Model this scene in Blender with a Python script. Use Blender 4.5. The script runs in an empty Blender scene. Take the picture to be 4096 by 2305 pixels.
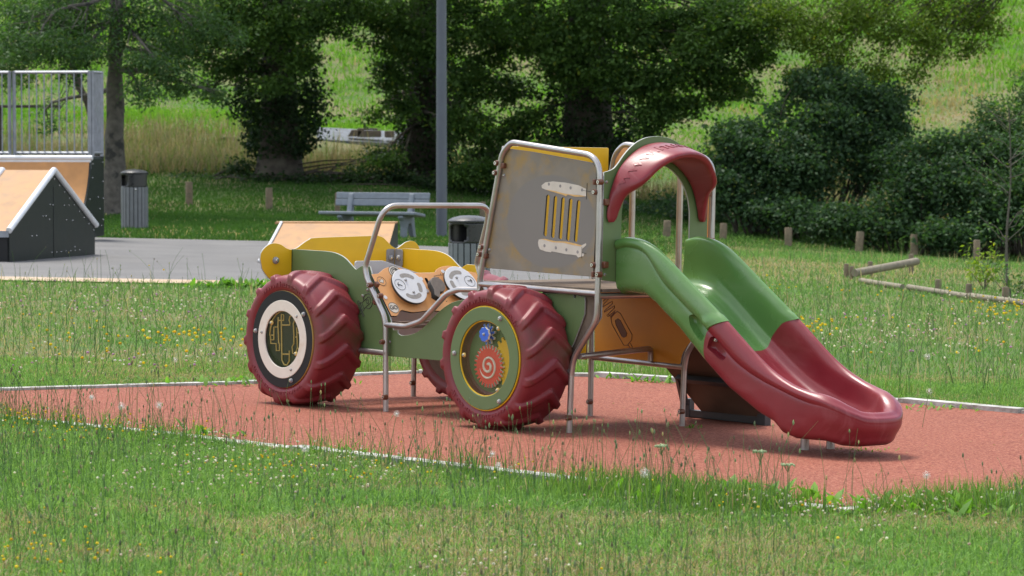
import bpy, bmesh, math, random
import numpy as np
from mathutils import Vector, Matrix
R_ = math.radians
scene = bpy.context.scene
COL = scene.collection
random.seed(7)
rng = np.random.default_rng(11)

# ---------------------------------------------------------------- camera, sky, sun, exposure
CAM_H = 1.899
PITCH = R_(2.5977)
FPX = 13500.0            # focal length in pixels of the 4096 px wide photograph
cam = bpy.data.cameras.new("camera")
cam.sensor_width = 36.0
cam.lens = 36.0 * FPX / 4096.0
cam.clip_start = 0.5
cam.clip_end = 3000
cam.dof.use_dof = True
cam.dof.focus_distance = 22.5
cam.dof.aperture_fstop = 7.5
camo = bpy.data.objects.new("camera", cam)
COL.objects.link(camo)
camo.location = (0, 0, CAM_H)
camo.rotation_euler = (R_(90) - PITCH, 0, 0)
scene.camera = camo

SUN_EL, SUN_AZ = R_(66), R_(-40)        # azimuth from +Y (away from the camera) towards -X
sdir = Vector((math.sin(SUN_AZ) * math.cos(SUN_EL), math.cos(SUN_AZ) * math.cos(SUN_EL), math.sin(SUN_EL)))
world = bpy.data.worlds.new("World")
scene.world = world
world.use_nodes = True
wn = world.node_tree.nodes
wl = world.node_tree.links
wn.clear()
sky = wn.new("ShaderNodeTexSky")
sky.sky_type = 'NISHITA'
sky.sun_disc = False
sky.sun_elevation = SUN_EL
sky.sun_rotation = -SUN_AZ if False else SUN_AZ
sky.air_density = 1.0
sky.dust_density = 1.5
sky.ozone_density = 1.0
bg = wn.new("ShaderNodeBackground")
bg.inputs[1].default_value = 0.118
wo = wn.new("ShaderNodeOutputWorld")
# broken bright cloud over the blue sky
wtc = wn.new("ShaderNodeTexCoord")
wmp = wn.new("ShaderNodeMapping"); wmp.inputs['Scale'].default_value = (1, 1, 2.6)
wnz = wn.new("ShaderNodeTexNoise"); wnz.inputs['Scale'].default_value = 2.1; wnz.inputs['Detail'].default_value = 7; wnz.inputs['Roughness'].default_value = .6
wmr = wn.new("ShaderNodeMapRange"); wmr.inputs[1].default_value = .40; wmr.inputs[2].default_value = .62; wmr.inputs[4].default_value = .92
wmx = wn.new("ShaderNodeMix"); wmx.data_type = 'RGBA'; wmx.inputs[7].default_value = (9.0, 9.0, 9.1, 1)
wl.new(wtc.outputs['Generated'], wmp.inputs[0]); wl.new(wmp.outputs[0], wnz.inputs['Vector']); wl.new(wnz.outputs['Fac'], wmr.inputs[0])
wl.new(wmr.outputs[0], wmx.inputs[0]); wl.new(sky.outputs[0], wmx.inputs[6]); wl.new(wmx.outputs[2], bg.inputs[0])
wl.new(bg.outputs[0], wo.inputs[0])
sun = bpy.data.lights.new("sun", 'SUN')
sun.energy = 2.35
sun.angle = R_(17)
sun.color = (1.0, 0.95, 0.86)
suno = bpy.data.objects.new("sun", sun)
COL.objects.link(suno)
suno.rotation_euler = sdir.to_track_quat('Z', 'Y').to_euler()
suno.location = (-20, 40, 60)
vs = scene.view_settings
vs.view_transform = 'Standard'
vs.look = 'None'
vs.gamma = 1.0
vs.exposure = 0.95
scene.cycles.max_bounces = 8
scene.cycles.transparent_max_bounces = 8
scene.cycles.use_denoising = True

# ---------------------------------------------------------------- pixel helpers (photograph pixels to real places)
def ray(x, y):
    a, b = (x - 2048) / FPX, -(y - 1152.5) / FPX
    c, s = math.cos(PITCH), math.sin(PITCH)
    return np.array([a, c + b * s, -s + b * c])
KD = 1.59006             # 2576 px wide view of the photograph -> photograph pixels
def at(dx, dy, dist):
    """world point at forward distance dist seen at (dx, dy) of the 2576 px view"""
    r = ray(dx * KD, dy * KD)
    return np.array([0, 0, CAM_H]) + r * (dist / r[1])

def sstep(a, b, x):
    t = np.clip((x - a) / (b - a), 0, 1)
    return t * t * (3 - 2 * t)
def terrain(x, y):
    x = np.asarray(x, float); y = np.asarray(y, float)
    z = -0.02 * (x + 0.865)
    s = sstep(46, 82, y)
    z = z - s * 0.062 * np.clip(x + 3, 0, 14)
    z = z + 0.05 * np.clip(y - 76, 0, 10) + 0.075 * np.clip(y - 86, 0, 26) + 0.165 * np.clip(y - 112, 0, 120) \
        + 0.05 * np.clip(y - 232, 0, 2000)
    w = sstep(84, 100, y)
    z = z + w * (0.25 * np.sin(x * .31 + y * .11) + .18 * np.sin(x * .13 - y * .23 + 1))
    return z
def gz(x, y): return float(terrain(x, y))
def ground(dx, dy):
    r = ray(dx * KD, dy * KD)
    lo, hi = 6.0, 240.0
    f = lambda d: CAM_H + r[2] * d / r[1] - gz(r[0] * d / r[1], d)
    d = lo
    while d < hi and f(d) > 0: d += .25
    a, b = d - .25, d
    for _ in range(30):
        m = (a + b) / 2
        if f(m) > 0: a = m
        else: b = m
    d = (a + b) / 2
    x = r[0] * d / r[1]
    return np.array([x, d, gz(x, d)])

# tractor frame: u along the tractor (to the right and nearer), v across it (to the right and away), w up
TO = np.array([-0.86464, 23.06462, 0.0])
_cy, _sy = math.cos(R_(-48.2693)), math.sin(R_(-48.2693))
_ct, _st = math.cos(R_(1.14494)), math.sin(R_(1.14494))
TM = np.array([[_ct, 0, _st], [0, 1, 0], [-_st, 0, _ct]]) @ np.array([[_cy, -_sy, 0], [_sy, _cy, 0], [0, 0, 1]])
TMAT = Matrix([[*TM[0], TO[0]], [*TM[1], TO[1]], [*TM[2], TO[2]], [0, 0, 0, 1]])
class Plane:
    """a flat panel's frame in tractor coordinates: origin, x axis, y axis"""
    def __init__(s, o, x, y):
        s.o = np.array(o, float); s.x = np.array(x, float); s.y = np.array(y, float)
        s.x /= np.linalg.norm(s.x); s.y /= np.linalg.norm(s.y); s.n = np.cross(s.x, s.y)
        s.mat = Matrix([[s.x[i], s.y[i], s.n[i], s.o[i]] for i in range(3)] + [[0, 0, 0, 1]])
    def px(s, pts, reg):
        out = []
        for a, b in pts:
            p = reg(a, b)
            d = TM.T @ ray(*p); e = TM.T @ (np.array([0, 0, CAM_H]) - TO)
            t = np.dot(s.o - e, s.n) / np.dot(d, s.n)
            q = e + d * t - s.o
            out.append((float(np.dot(q, s.x)), float(np.dot(q, s.y))))
        return out
    def P(s, x, y, z=0): return s.o + s.x * x + s.y * y + s.n * z
    def up(s, dz): return Plane(s.o + s.n * dz, s.x, s.y)
def near(v): return Plane((0, v, 0), (1, 0, 0), (0, 0, 1))
def across(u): return Plane((u, 0, 0), (0, 1, 0), (0, 0, 1))
def reg(x0, y0, s): return lambda a, b: (x0 + a / s, y0 + b / s)
rA = reg(1850, 500, 1.9333); rR = reg(950, 950, 1.8125); rB3 = reg(2200, 1050, 1.9333)
rZ5 = reg(1250, 700, 2.0714); rB2 = reg(1700, 1050, 1.9333); rDash = reg(1400, 1000, 4.8333)
rFig = reg(1380, 1120, 7.25); rLW = reg(1000, 1130, 3.2222); rRW = reg(1760, 1180, 2.9)
rD = lambda a, b: (a * KD, b * KD)

# ---------------------------------------------------------------- mesh helpers
PLM = {}                # boards placed by their own frame: their children are given in the frame above
def link(o, parent=None):
    COL.objects.link(o)
    if parent is not None: o.parent = parent
    if parent in PLM: o.matrix_local = PLM[parent].inverted()
    return o
def place(o, m):
    o.matrix_local = (PLM[o.parent].inverted() @ m) if o.parent in PLM else m
    return o
def tag(o, label=None, cat=None, group=None, kind=None):
    if label: o["label"] = label
    if cat: o["category"] = cat
    if group: o["group"] = group
    if kind: o["kind"] = kind
    return o
def empty(name, loc=(0, 0, 0), parent=None, rotz=0):
    o = bpy.data.objects.new(name, None)
    o.empty_display_size = .2
    o.location = loc; o.rotation_euler = (0, 0, rotz)
    return link(o, parent)
class MB:
    def __init__(s): s.V = []; s.F = []; s.M = []; s.n = 0
    def add(s, V, F, mi=0):
        s.V.extend([tuple(map(float, v)) for v in V])
        s.F.extend([tuple(i + s.n for i in f) for f in F]); s.M.extend([mi] * len(F)); s.n += len(V)
        return s
    def tube(s, pts, r, n=12, mi=0, cap=True):
        V, F = tube_geo(pts, r, n, cap); return s.add(V, F, mi)
    def box(s, c, d, mi=0, rot=None, b=0):
        V = [(x * d[0] / 2, y * d[1] / 2, z * d[2] / 2) for x in (-1, 1) for y in (-1, 1) for z in (-1, 1)]
        if rot is not None: V = [tuple(rot @ Vector(v)) for v in V]
        V = [(v[0] + c[0], v[1] + c[1], v[2] + c[2]) for v in V]
        return s.add(V, [(0, 1, 3, 2), (4, 6, 7, 5), (0, 4, 5, 1), (2, 3, 7, 6), (0, 2, 6, 4), (1, 5, 7, 3)], mi)
    def lathe(s, prof, n=24, mi=0, o=(0, 0, 0), ax=2):
        V = []; F = []
        m = len(prof)
        for i in range(n):
            a = 2 * math.pi * i / n
            for r, h in prof:
                p = (r * math.cos(a), r * math.sin(a), h)
                if ax == 1: p = (p[0], -h, p[1])
                if ax == 0: p = (h, p[0], p[1])
                V.append((p[0] + o[0], p[1] + o[1], p[2] + o[2]))
        for i in range(n):
            k = (i + 1) % n
            for j in range(m - 1):
                F.append((i * m + j, k * m + j, k * m + j + 1, i * m + j + 1))
        return s.add(V, F, mi)
    def sphere(s, c, r, mi=0, n=8, m=6):
        rr = r if hasattr(r, '__len__') else (r, r, r)
        V = [(c[0], c[1], c[2] - rr[2])]; F = []
        for j in range(1, m):
            t = -math.pi / 2 + math.pi * j / m
            for i in range(n):
                a = 2 * math.pi * i / n
                V.append((c[0] + rr[0] * math.cos(t) * math.cos(a), c[1] + rr[1] * math.cos(t) * math.sin(a), c[2] + rr[2] * math.sin(t)))
        V.append((c[0], c[1], c[2] + rr[2])); L = len(V) - 1
        for i in range(n):
            k = (i + 1) % n
            F.append((0, 1 + k, 1 + i)); F.append((L, L - n + i, L - n + k))
            for j in range(m - 2):
                F.append((1 + j * n + i, 1 + j * n + k, 1 + (j + 1) * n + k, 1 + (j + 1) * n + i))
        return s.add(V, F, mi)
    def build(s, name, mats, parent=None, smooth=True, mat4=None, bevel=0, sub=0, ang=40):
        me = bpy.data.meshes.new(name)
        me.from_pydata(s.V, [], s.F)
        mats = mats if isinstance(mats, (list, tuple)) else [mats]
        for m in mats: me.materials.append(m)
        me.polygons.foreach_set('material_index', s.M)
        bm = bmesh.new(); bm.from_mesh(me)
        bmesh.ops.remove_doubles(bm, verts=bm.verts, dist=1e-5)
        bmesh.ops.recalc_face_normals(bm, faces=bm.faces)
        bm.to_mesh(me); bm.free()
        if smooth: shade(me, ang)
        o = bpy.data.objects.new(name, me)
        link(o, parent)
        if mat4 is not None: o.matrix_local = mat4
        if bevel:
            md = o.modifiers.new("bevel", 'BEVEL'); md.width = bevel; md.segments = 2; md.limit_method = 'ANGLE'; md.angle_limit = R_(40)
        if sub:
            md = o.modifiers.new("sub", 'SUBSURF'); md.levels = sub; md.render_levels = sub
        return o
def shade(me, ang=40):
    me.polygons.foreach_set('use_smooth', [True] * len(me.polygons))
    if ang < 179: me.set_sharp_from_angle(angle=R_(ang))
def tube_geo(pts, r, n=12, cap=True):
    P = [np.array(p, float) for p in pts]
    rr = r if hasattr(r, '__len__') else [r] * len(P)
    T = []
    for i in range(len(P)):
        a = P[max(i - 1, 0)]; b = P[min(i + 1, len(P) - 1)]
        d = b - a; T.append(d / (np.linalg.norm(d) + 1e-12))
    up = np.array([0, 0, 1.]) if abs(T[0][2]) < .9 else np.array([1., 0, 0])
    X = np.cross(up, T[0]); X /= np.linalg.norm(X)
    V = []; F = []
    for i, p in enumerate(P):
        X = X - T[i] * np.dot(X, T[i]); X /= np.linalg.norm(X)
        Y = np.cross(T[i], X)
        for k in range(n):
            a = 2 * math.pi * k / n
            V.append(p + (X * math.cos(a) + Y * math.sin(a)) * rr[i])
    for i in range(len(P) - 1):
        for k in range(n):
            l = (k + 1) % n
            F.append((i * n + k, i * n + l, (i + 1) * n + l, (i + 1) * n + k))
    if cap:
        F.append(tuple(range(n - 1, -1, -1))); b = (len(P) - 1) * n
        F.append(tuple(b + k for k in range(n)))
    return V, F
def catmull(pts, k=6, closed=False):
    P = [np.array(p, float) for p in pts]; n = len(P); out = []
    rg = range(n) if closed else range(n - 1)
    g = (lambda i: P[i % n]) if closed else (lambda i: P[min(max(i, 0), n - 1)])
    for i in rg:
        a, b, c, d = g(i - 1), g(i), g(i + 1), g(i + 2)
        for j in range(k):
            t = j / k
            out.append(.5 * ((2 * b) + (c - a) * t + (2 * a - 5 * b + 4 * c - d) * t * t + (3 * b - a - 3 * c + d) * t ** 3))
    if not closed: out.append(P[-1])
    return [tuple(p) for p in out]
def fillet(pts, rad, k=7, closed=False):
    """polyline with its corners rounded; rad a number or one per point"""
    P = [np.array(p, float) for p in pts]; n = len(P); out = []
    for i in range(n):
        r = rad[i] if hasattr(rad, '__len__') else rad
        if (not closed and i in (0, n - 1)) or r <= 0: out.append(P[i]); continue
        a = P[i - 1] - P[i]; b = P[(i + 1) % n] - P[i]
        la, lb = np.linalg.norm(a), np.linalg.norm(b)
        a /= la; b /= lb
        ang = math.acos(max(-1, min(1, float(np.dot(a, b)))))
        if ang > 3.1: out.append(P[i]); continue
        d = min(r / math.tan(ang / 2), .49 * la, .49 * lb)
        p0, p1 = P[i] + a * d, P[i] + b * d
        for j in range(k + 1):
            t = j / k
            out.append((1 - t) ** 2 * p0 + 2 * t * (1 - t) * P[i] + t * t * p1)
    return [tuple(p) for p in out]
def circle(cx, cy, r, n=40, ry=None, a0=0):
    return [(cx + r * math.cos(a0 + 2 * math.pi * i / n), cy + (ry or r) * math.sin(a0 + 2 * math.pi * i / n)) for i in range(n)]
def slot(x0, y0, x1, y1, r, n=8):
    a = math.atan2(y1 - y0, x1 - x0); o = []
    for j in range(n + 1): t = a + math.pi / 2 + math.pi * j / n; o.append((x0 + r * math.cos(t), y0 + r * math.sin(t)))
    for j in range(n + 1): t = a - math.pi / 2 + math.pi * j / n; o.append((x1 + r * math.cos(t), y1 + r * math.sin(t)))
    return o
def plate_mesh(name, outline, holes, t, mats, bevel=.0025):
    """flat board with holes; front face (+z) mats[0], back mats[1], edge mats[2]; z runs from -t to 0"""
    cu = bpy.data.curves.new(name, 'CURVE'); cu.dimensions = '2D'; cu.fill_mode = 'BOTH'
    for L in [outline] + list(holes):
        sp = cu.splines.new('POLY'); sp.points.add(len(L) - 1)
        for i, p in enumerate(L): sp.points[i].co = (p[0], p[1], 0, 1)
        sp.use_cyclic_u = True
    b = min(bevel, t * .4)
    cu.extrude = t / 2 - b; cu.bevel_depth = b; cu.bevel_resolution = 1; cu.offset = -b
    tmp = bpy.data.objects.new("tmp", cu); COL.objects.link(tmp)
    dg = bpy.context.evaluated_depsgraph_get()
    me = bpy.data.meshes.new_from_object(tmp.evaluated_get(dg))
    bpy.data.objects.remove(tmp); bpy.data.curves.remove(cu)
    me.name = name
    me.transform(Matrix.Translation((0, 0, -t / 2)))
    me.materials.clear()
    for m in mats: me.materials.append(m)
    k = len(mats) - 1
    for p in me.polygons:
        z = p.normal.z
        p.material_index = 0 if z > .9 else (min(1, k) if z < -.9 else min(2, k))
    return me
def plate(name, pl, outline, holes=(), t=.013, mats=None, parent=None, bevel=.0025):
    me = plate_mesh(name, outline, holes, t, mats, bevel)
    o = bpy.data.objects.new(name, me); link(o, parent); place(o, pl.mat); PLM[o] = pl.mat.copy()
    return o
def text_geo(s, size, ext=.002):
    cu = bpy.data.curves.new("txt", 'FONT'); cu.body = s; cu.size = size; cu.align_x = 'CENTER'; cu.align_y = 'CENTER'; cu.extrude = ext
    cu.resolution_u = 4
    tmp = bpy.data.objects.new("tmp", cu); COL.objects.link(tmp)
    dg = bpy.context.evaluated_depsgraph_get()
    me = bpy.data.meshes.new_from_object(tmp.evaluated_get(dg))
    V = [tuple(v.co) for v in me.vertices]; F = [tuple(p.vertices) for p in me.polygons]
    bpy.data.objects.remove(tmp); bpy.data.curves.remove(cu); bpy.data.meshes.remove(me)
    return V, F
def copy_tree(o, parent=None):
    c = o.copy(); COL.objects.link(c)
    if parent is not None:
        c.parent = parent
    for ch in list(o.children): copy_tree(ch, c)
    return c
def big_mesh(name, V, T, mat, parent=None, tint=None, nrm=None):
    """numpy verts (n,3) and triangles (m,3); tint (n,3) per vertex"""
    me = bpy.data.meshes.new(name)
    n, m = len(V), len(T)
    me.vertices.add(n); me.vertices.foreach_set('co', np.asarray(V, np.float32).ravel())
    me.loops.add(3 * m); me.polygons.add(m)
    me.loops.foreach_set('vertex_index', np.asarray(T, np.int32).ravel())
    me.polygons.foreach_set('loop_start', np.arange(0, 3 * m, 3, dtype=np.int32))
    if tint is not None:
        at_ = me.attributes.new('tint', 'FLOAT_COLOR', 'POINT')
        c = np.ones((n, 4), np.float32); c[:, :3] = tint
        at_.data.foreach_set('color', c.ravel())
    me.update(calc_edges=True)
    me.materials.append(mat)
    o = bpy.data.objects.new(name, me)
    return link(o, parent)
_lat = {}
def vnoise(x, y, sc, seed=0):
    if seed not in _lat: _lat[seed] = np.random.default_rng(seed + 100).random((128, 128))
    L = _lat[seed]; x = np.asarray(x) / sc + 500; y = np.asarray(y) / sc + 500
    xi = np.floor(x).astype(int); yi = np.floor(y).astype(int); fx = x - xi; fy = y - yi
    fx = fx * fx * (3 - 2 * fx); fy = fy * fy * (3 - 2 * fy)
    a = L[xi % 128, yi % 128]; b = L[(xi + 1) % 128, yi % 128]; c = L[xi % 128, (yi + 1) % 128]; d = L[(xi + 1) % 128, (yi + 1) % 128]
    return (a * (1 - fx) + b * fx) * (1 - fy) + (c * (1 - fx) + d * fx) * fy
def inside(poly, x, y):
    x = np.asarray(x); y = np.asarray(y); r = np.zeros(x.shape, bool); n = len(poly)
    for i in range(n):
        x0, y0 = poly[i][:2]; x1, y1 = poly[(i + 1) % n][:2]
        c = ((y0 > y) != (y1 > y)) & (x < (x1 - x0) * (y - y0) / (y1 - y0 + 1e-12) + x0)
        r ^= c
    return r

# ---------------------------------------------------------------- materials
def mat(name, col, rough=.5, metal=0, var=.12, scale=8, bump=0, bscale=60, col2=None, mix=(.45, .7), mscale=3, coat=0, detail=4, rvar=.1, spec=.5):
    m = bpy.data.materials.new(name); m.use_nodes = True
    N = m.node_tree.nodes; L = m.node_tree.links
    b = N["Principled BSDF"]
    tc = N.new("ShaderNodeTexCoord")
    nz = N.new("ShaderNodeTexNoise"); nz.inputs['Scale'].default_value = scale; nz.inputs['Detail'].default_value = detail
    L.new(tc.outputs['Object'], nz.inputs['Vector'])
    mr = N.new("ShaderNodeMapRange"); mr.inputs[1].default_value = .3; mr.inputs[2].default_value = .7
    mr.inputs[3].default_value = 1 - var; mr.inputs[4].default_value = 1 + var
    L.new(nz.outputs['Fac'], mr.inputs[0])
    mx = N.new("ShaderNodeMix"); mx.data_type = 'RGBA'; mx.blend_type = 'MULTIPLY'; mx.inputs[0].default_value = 1
    mx.inputs[6].default_value = (*col, 1)
    L.new(mr.outputs[0], mx.inputs[7])
    out = mx.outputs[2]
    if col2 is not None:
        n2 = N.new("ShaderNodeTexNoise"); n2.inputs['Scale'].default_value = mscale; n2.inputs['Detail'].default_value = 5
        n2.inputs['Roughness'].default_value = .6
        L.new(tc.outputs['Object'], n2.inputs['Vector'])
        r2 = N.new("ShaderNodeMapRange"); r2.inputs[1].default_value = mix[0]; r2.inputs[2].default_value = mix[1]
        L.new(n2.outputs['Fac'], r2.inputs[0])
        m2 = N.new("ShaderNodeMix"); m2.data_type = 'RGBA'
        L.new(r2.outputs[0], m2.inputs[0]); L.new(out, m2.inputs[6]); m2.inputs[7].default_value = (*col2, 1)
        out = m2.outputs[2]
    L.new(out, b.inputs['Base Color'])
    b.inputs['Metallic'].default_value = metal
    b.inputs['Specular IOR Level'].default_value = spec
    if rvar:
        rr = N.new("ShaderNodeMapRange"); rr.inputs[3].default_value = max(0, rough - rvar); rr.inputs[4].default_value = min(1, rough + rvar)
        L.new(nz.outputs['Fac'], rr.inputs[0]); L.new(rr.outputs[0], b.inputs['Roughness'])
    else: b.inputs['Roughness'].default_value = rough
    if coat: b.inputs['Coat Weight'].default_value = coat; b.inputs['Coat Roughness'].default_value = .2
    if bump:
        nb = N.new("ShaderNodeTexNoise"); nb.inputs['Scale'].default_value = bscale; nb.inputs['Detail'].default_value = 3
        L.new(tc.outputs['Object'], nb.inputs['Vector'])
        bp = N.new("ShaderNodeBump"); bp.inputs['Strength'].default_value = bump; bp.inputs['Distance'].default_value = .01
        L.new(nb.outputs['Fac'], bp.inputs['Height']); L.new(bp.outputs[0], b.inputs['Normal'])
    return m
def leaf_mat(name, trans=.45, gloss=.25, rough=.45, tcol=(1.25, 1.35, .5)):
    """leaves and blades: colour from the mesh's own tint, thin and translucent"""
    m = bpy.data.materials.new(name); m.use_nodes = True
    N = m.node_tree.nodes; L = m.node_tree.links; N.clear()
    o = N.new("ShaderNodeOutputMaterial")
    a = N.new("ShaderNodeAttribute"); a.attribute_name = 'tint'
    d = N.new("ShaderNodeBsdfPrincipled"); d.inputs['Roughness'].default_value = rough; d.inputs['Specular IOR Level'].default_value = gloss
    t = N.new("ShaderNodeBsdfTranslucent")
    v = N.new("ShaderNodeMix"); v.data_type = 'RGBA'; v.blend_type = 'MULTIPLY'; v.inputs[0].default_value = 1; v.inputs[7].default_value = (*tcol, 1)
    v.clamp_result = False
    L.new(a.outputs['Color'], d.inputs['Base Color']); L.new(a.outputs['Color'], v.inputs[6]); L.new(v.outputs[2], t.inputs['Color'])
    x = N.new("ShaderNodeMixShader"); x.inputs[0].default_value = trans
    L.new(d.outputs[0], x.inputs[1]); L.new(t.outputs[0], x.inputs[2]); L.new(x.outputs[0], o.inputs[0])
    return m
M = {}
M['red'] = mat('red_plastic', (.190, .015, .024), .33, var=.10, scale=4, bump=.05, bscale=220, col2=(.205, .034, .042), mix=(.5, .8), mscale=2.2, rvar=.13)
M['tyre'] = mat('tyre_red_plastic', (.170, .015, .023), .46, var=.14, scale=4, bump=.08, bscale=160, col2=(.085, .035, .016), mix=(.52, .74), mscale=3.6, rvar=.12)
M['green_p'] = mat('green_plastic', (.085, .200, .050), .27, var=.05, scale=4, bump=.04, bscale=220, rvar=.10, col2=(.115, .215, .08), mix=(.5, .8), mscale=2.0)
M['green'] = mat('green_board', (.105, .165, .06), .5, var=.05, scale=6, bump=.03, bscale=400)
M['yellow'] = mat('yellow_board', (.68, .42, .008), .5, var=.05, scale=6, bump=.03, bscale=400, col2=(.55, .33, .02), mix=(.6, .85), mscale=5)
M['orange'] = mat('shaded_tan_board', (.66, .27, .02), .5, var=.06, scale=5, bump=.02, bscale=400)  # same tan board, with the orange it takes in shade put into the colour
M['tan'] = mat('tan_board', (.60, .295, .11), .5, var=.05, scale=5, bump=.03, bscale=400)
M['pale'] = mat('pale_grey_board', (.52, .53, .57), .45, var=.05, scale=5)
M['edge'] = mat('board_edge', (.33, .34, .33), .5, var=.1, scale=20)
M['dark_edge'] = mat('dark_edge', (.03, .03, .03), .6, var=.1)
M['steel'] = mat('brushed_steel', (.44, .42, .41), .34, metal=.85, var=.12, scale=12, col2=(.30, .255, .22), mix=(.5, .8), mscale=6, rvar=.08)
M['chrome'] = mat('bolt_steel', (.66, .65, .63), .25, metal=1, var=.1, scale=40)
M['cap'] = mat('grey_cap', (.25, .25, .26), .5, var=.1, scale=30)
M['ycap'] = mat('yellow_cap', (.6, .42, .12), .5, var=.1, scale=30)
M['brown'] = mat('brown_clamp', (.13, .045, .022), .42, var=.15, scale=20, bump=.05, bscale=120)
M['deck'] = mat('brown_deck', (.15, .118, .09), .8, spec=.15, var=.2, scale=10, bump=.1, bscale=120, col2=(.10, .075, .06), mscale=4)
M['underside'] = mat('brown_board', (.10, .06, .04), .6, var=.25, scale=6, bump=.05, bscale=90)
M['black'] = mat('black_board', (.009, .0095, .011), .5, var=.1, scale=10, spec=.3)
M['blacksteel'] = mat('black_metal', (.03, .03, .034), .5, var=.2, scale=15, bump=.03)
M['cream'] = mat('cream_board', (.68, .63, .54), .5, var=.05, scale=8, col2=(.56, .46, .33), mix=(.55, .8), mscale=7)
M['ink'] = mat('engraved_line', (.025, .022, .018), .6, var=.1)
M['inkbrown'] = mat('engraved_brown', (.16, .06, .02), .6, var=.1)
M['gold'] = mat('maze_gold', (.52, .36, .10), .5, var=.1, scale=20)
M['mazebg'] = mat('maze_dark', (.011, .014, .008), .4, var=.25, scale=9, spec=.25)
M['white'] = mat('white_sticker', (.56, .51, .44), .5, var=.08, scale=14, col2=(.40, .34, .27), mix=(.6, .8), mscale=14)
M['glue'] = mat('torn_yellow_sticker', (.62, .38, .14), .6, var=.15, scale=30)
M['blue'] = mat('blue_knob', (.03, .12, .56), .4, var=.05)
M['gearred'] = mat('red_gear', (.62, .06, .035), .45, var=.06, scale=10)
M['dial'] = mat('dial_grey', (.56, .57, .60), .45, var=.04, scale=10)
M['dialspot'] = mat('dial_recess', (.25, .235, .225), .7, var=.15, scale=60)
M['lever'] = mat('lever_brown', (.13, .105, .085), .55, var=.15, scale=40)
def scuff(m, amount, add):
    # long scratches along the slide
    N = m.node_tree.nodes; L = m.node_tree.links; b = N["Principled BSDF"]; src = b.inputs['Base Color'].links[0].from_socket
    tc = N.new("ShaderNodeTexCoord"); mp = N.new("ShaderNodeMapping"); mp.inputs['Scale'].default_value = (1.6, 42, 7); mp.inputs['Rotation'].default_value = (0, .58, 0)
    L.new(tc.outputs['Object'], mp.inputs[0])
    nz = N.new("ShaderNodeTexNoise"); nz.inputs['Scale'].default_value = 1.0; nz.inputs['Detail'].default_value = 5; L.new(mp.outputs[0], nz.inputs['Vector'])
    mr = N.new("ShaderNodeMapRange"); mr.inputs[1].default_value = .52; mr.inputs[2].default_value = .78; mr.inputs[4].default_value = amount; L.new(nz.outputs['Fac'], mr.inputs[0])
    mx = N.new("ShaderNodeMix"); mx.data_type = 'RGBA'; mx.inputs[7].default_value = (*add, 1)
    L.new(mr.outputs[0], mx.inputs[0]); L.new(src, mx.inputs[6]); L.new(mx.outputs[2], b.inputs['Base Color'])
scuff(M['red'], .34, (.32, .11, .12)); scuff(M['green_p'], .3, (.21, .29, .18))
def grey_panel_mat():
    m = mat('worn_grey_board', (.195, .168, .132), .48, var=.13, scale=7, bump=.05, bscale=160, col2=(.29, .185, .05), mix=(.49, .70), mscale=5.5, detail=6)
    N = m.node_tree.nodes; L = m.node_tree.links; b = N["Principled BSDF"]
    src = b.inputs['Base Color'].links[0].from_socket
    tc = N.new("ShaderNodeTexCoord")
    mp = N.new("ShaderNodeMapping"); mp.inputs['Location'].default_value = (-1.62, -1.36, 0)
    L.new(tc.outputs['Object'], mp.inputs[0])
    s2 = N.new("ShaderNodeMapping"); s2.inputs['Scale'].default_value = (1 / .42, 1 / .30, 0); L.new(mp.outputs[0], s2.inputs[0])
    ln = N.new("ShaderNodeVectorMath"); ln.operation = 'LENGTH'; L.new(s2.outputs[0], ln.inputs[0])
    mr = N.new("ShaderNodeMapRange"); mr.inputs[1].default_value = .98; mr.inputs[2].default_value = 1.03
    L.new(ln.outputs['Value'], mr.inputs[0])
    mx = N.new("ShaderNodeMix"); mx.data_type = 'RGBA'; mx.inputs[6].default_value = (.175, .16, .145, 1)
    L.new(mr.outputs[0], mx.inputs[0]); L.new(src, mx.inputs[7]); L.new(mx.outputs[2], b.inputs['Base Color'])
    return m
M['greyboard'] = grey_panel_mat()
def glass_mat():
    m = bpy.data.materials.new('window_pane'); m.use_nodes = True
    N = m.node_tree.nodes; L = m.node_tree.links; N.clear()
    o = N.new("ShaderNodeOutputMaterial"); t = N.new("ShaderNodeBsdfTransparent"); g = N.new("ShaderNodeBsdfGlossy")
    g.inputs['Roughness'].default_value = .12; t.inputs[0].default_value = (.95, .96, .94, 1)
    lw = N.new("ShaderNodeLayerWeight"); lw.inputs[0].default_value = .5
    pw = N.new("ShaderNodeMath"); pw.operation = 'POWER'; pw.inputs[1].default_value = 4; L.new(lw.outputs['Facing'], pw.inputs[0])
    f = N.new("ShaderNodeMath"); f.operation = 'MULTIPLY_ADD'; f.inputs[1].default_value = .6; f.inputs[2].default_value = .03; L.new(pw.outputs[0], f.inputs[0])
    x = N.new("ShaderNodeMixShader"); L.new(f.outputs[0], x.inputs[0]); L.new(t.outputs[0], x.inputs[1]); L.new(g.outputs[0], x.inputs[2])
    L.new(x.outputs[0], o.inputs[0])
    return m
M['pane'] = glass_mat()
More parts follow.
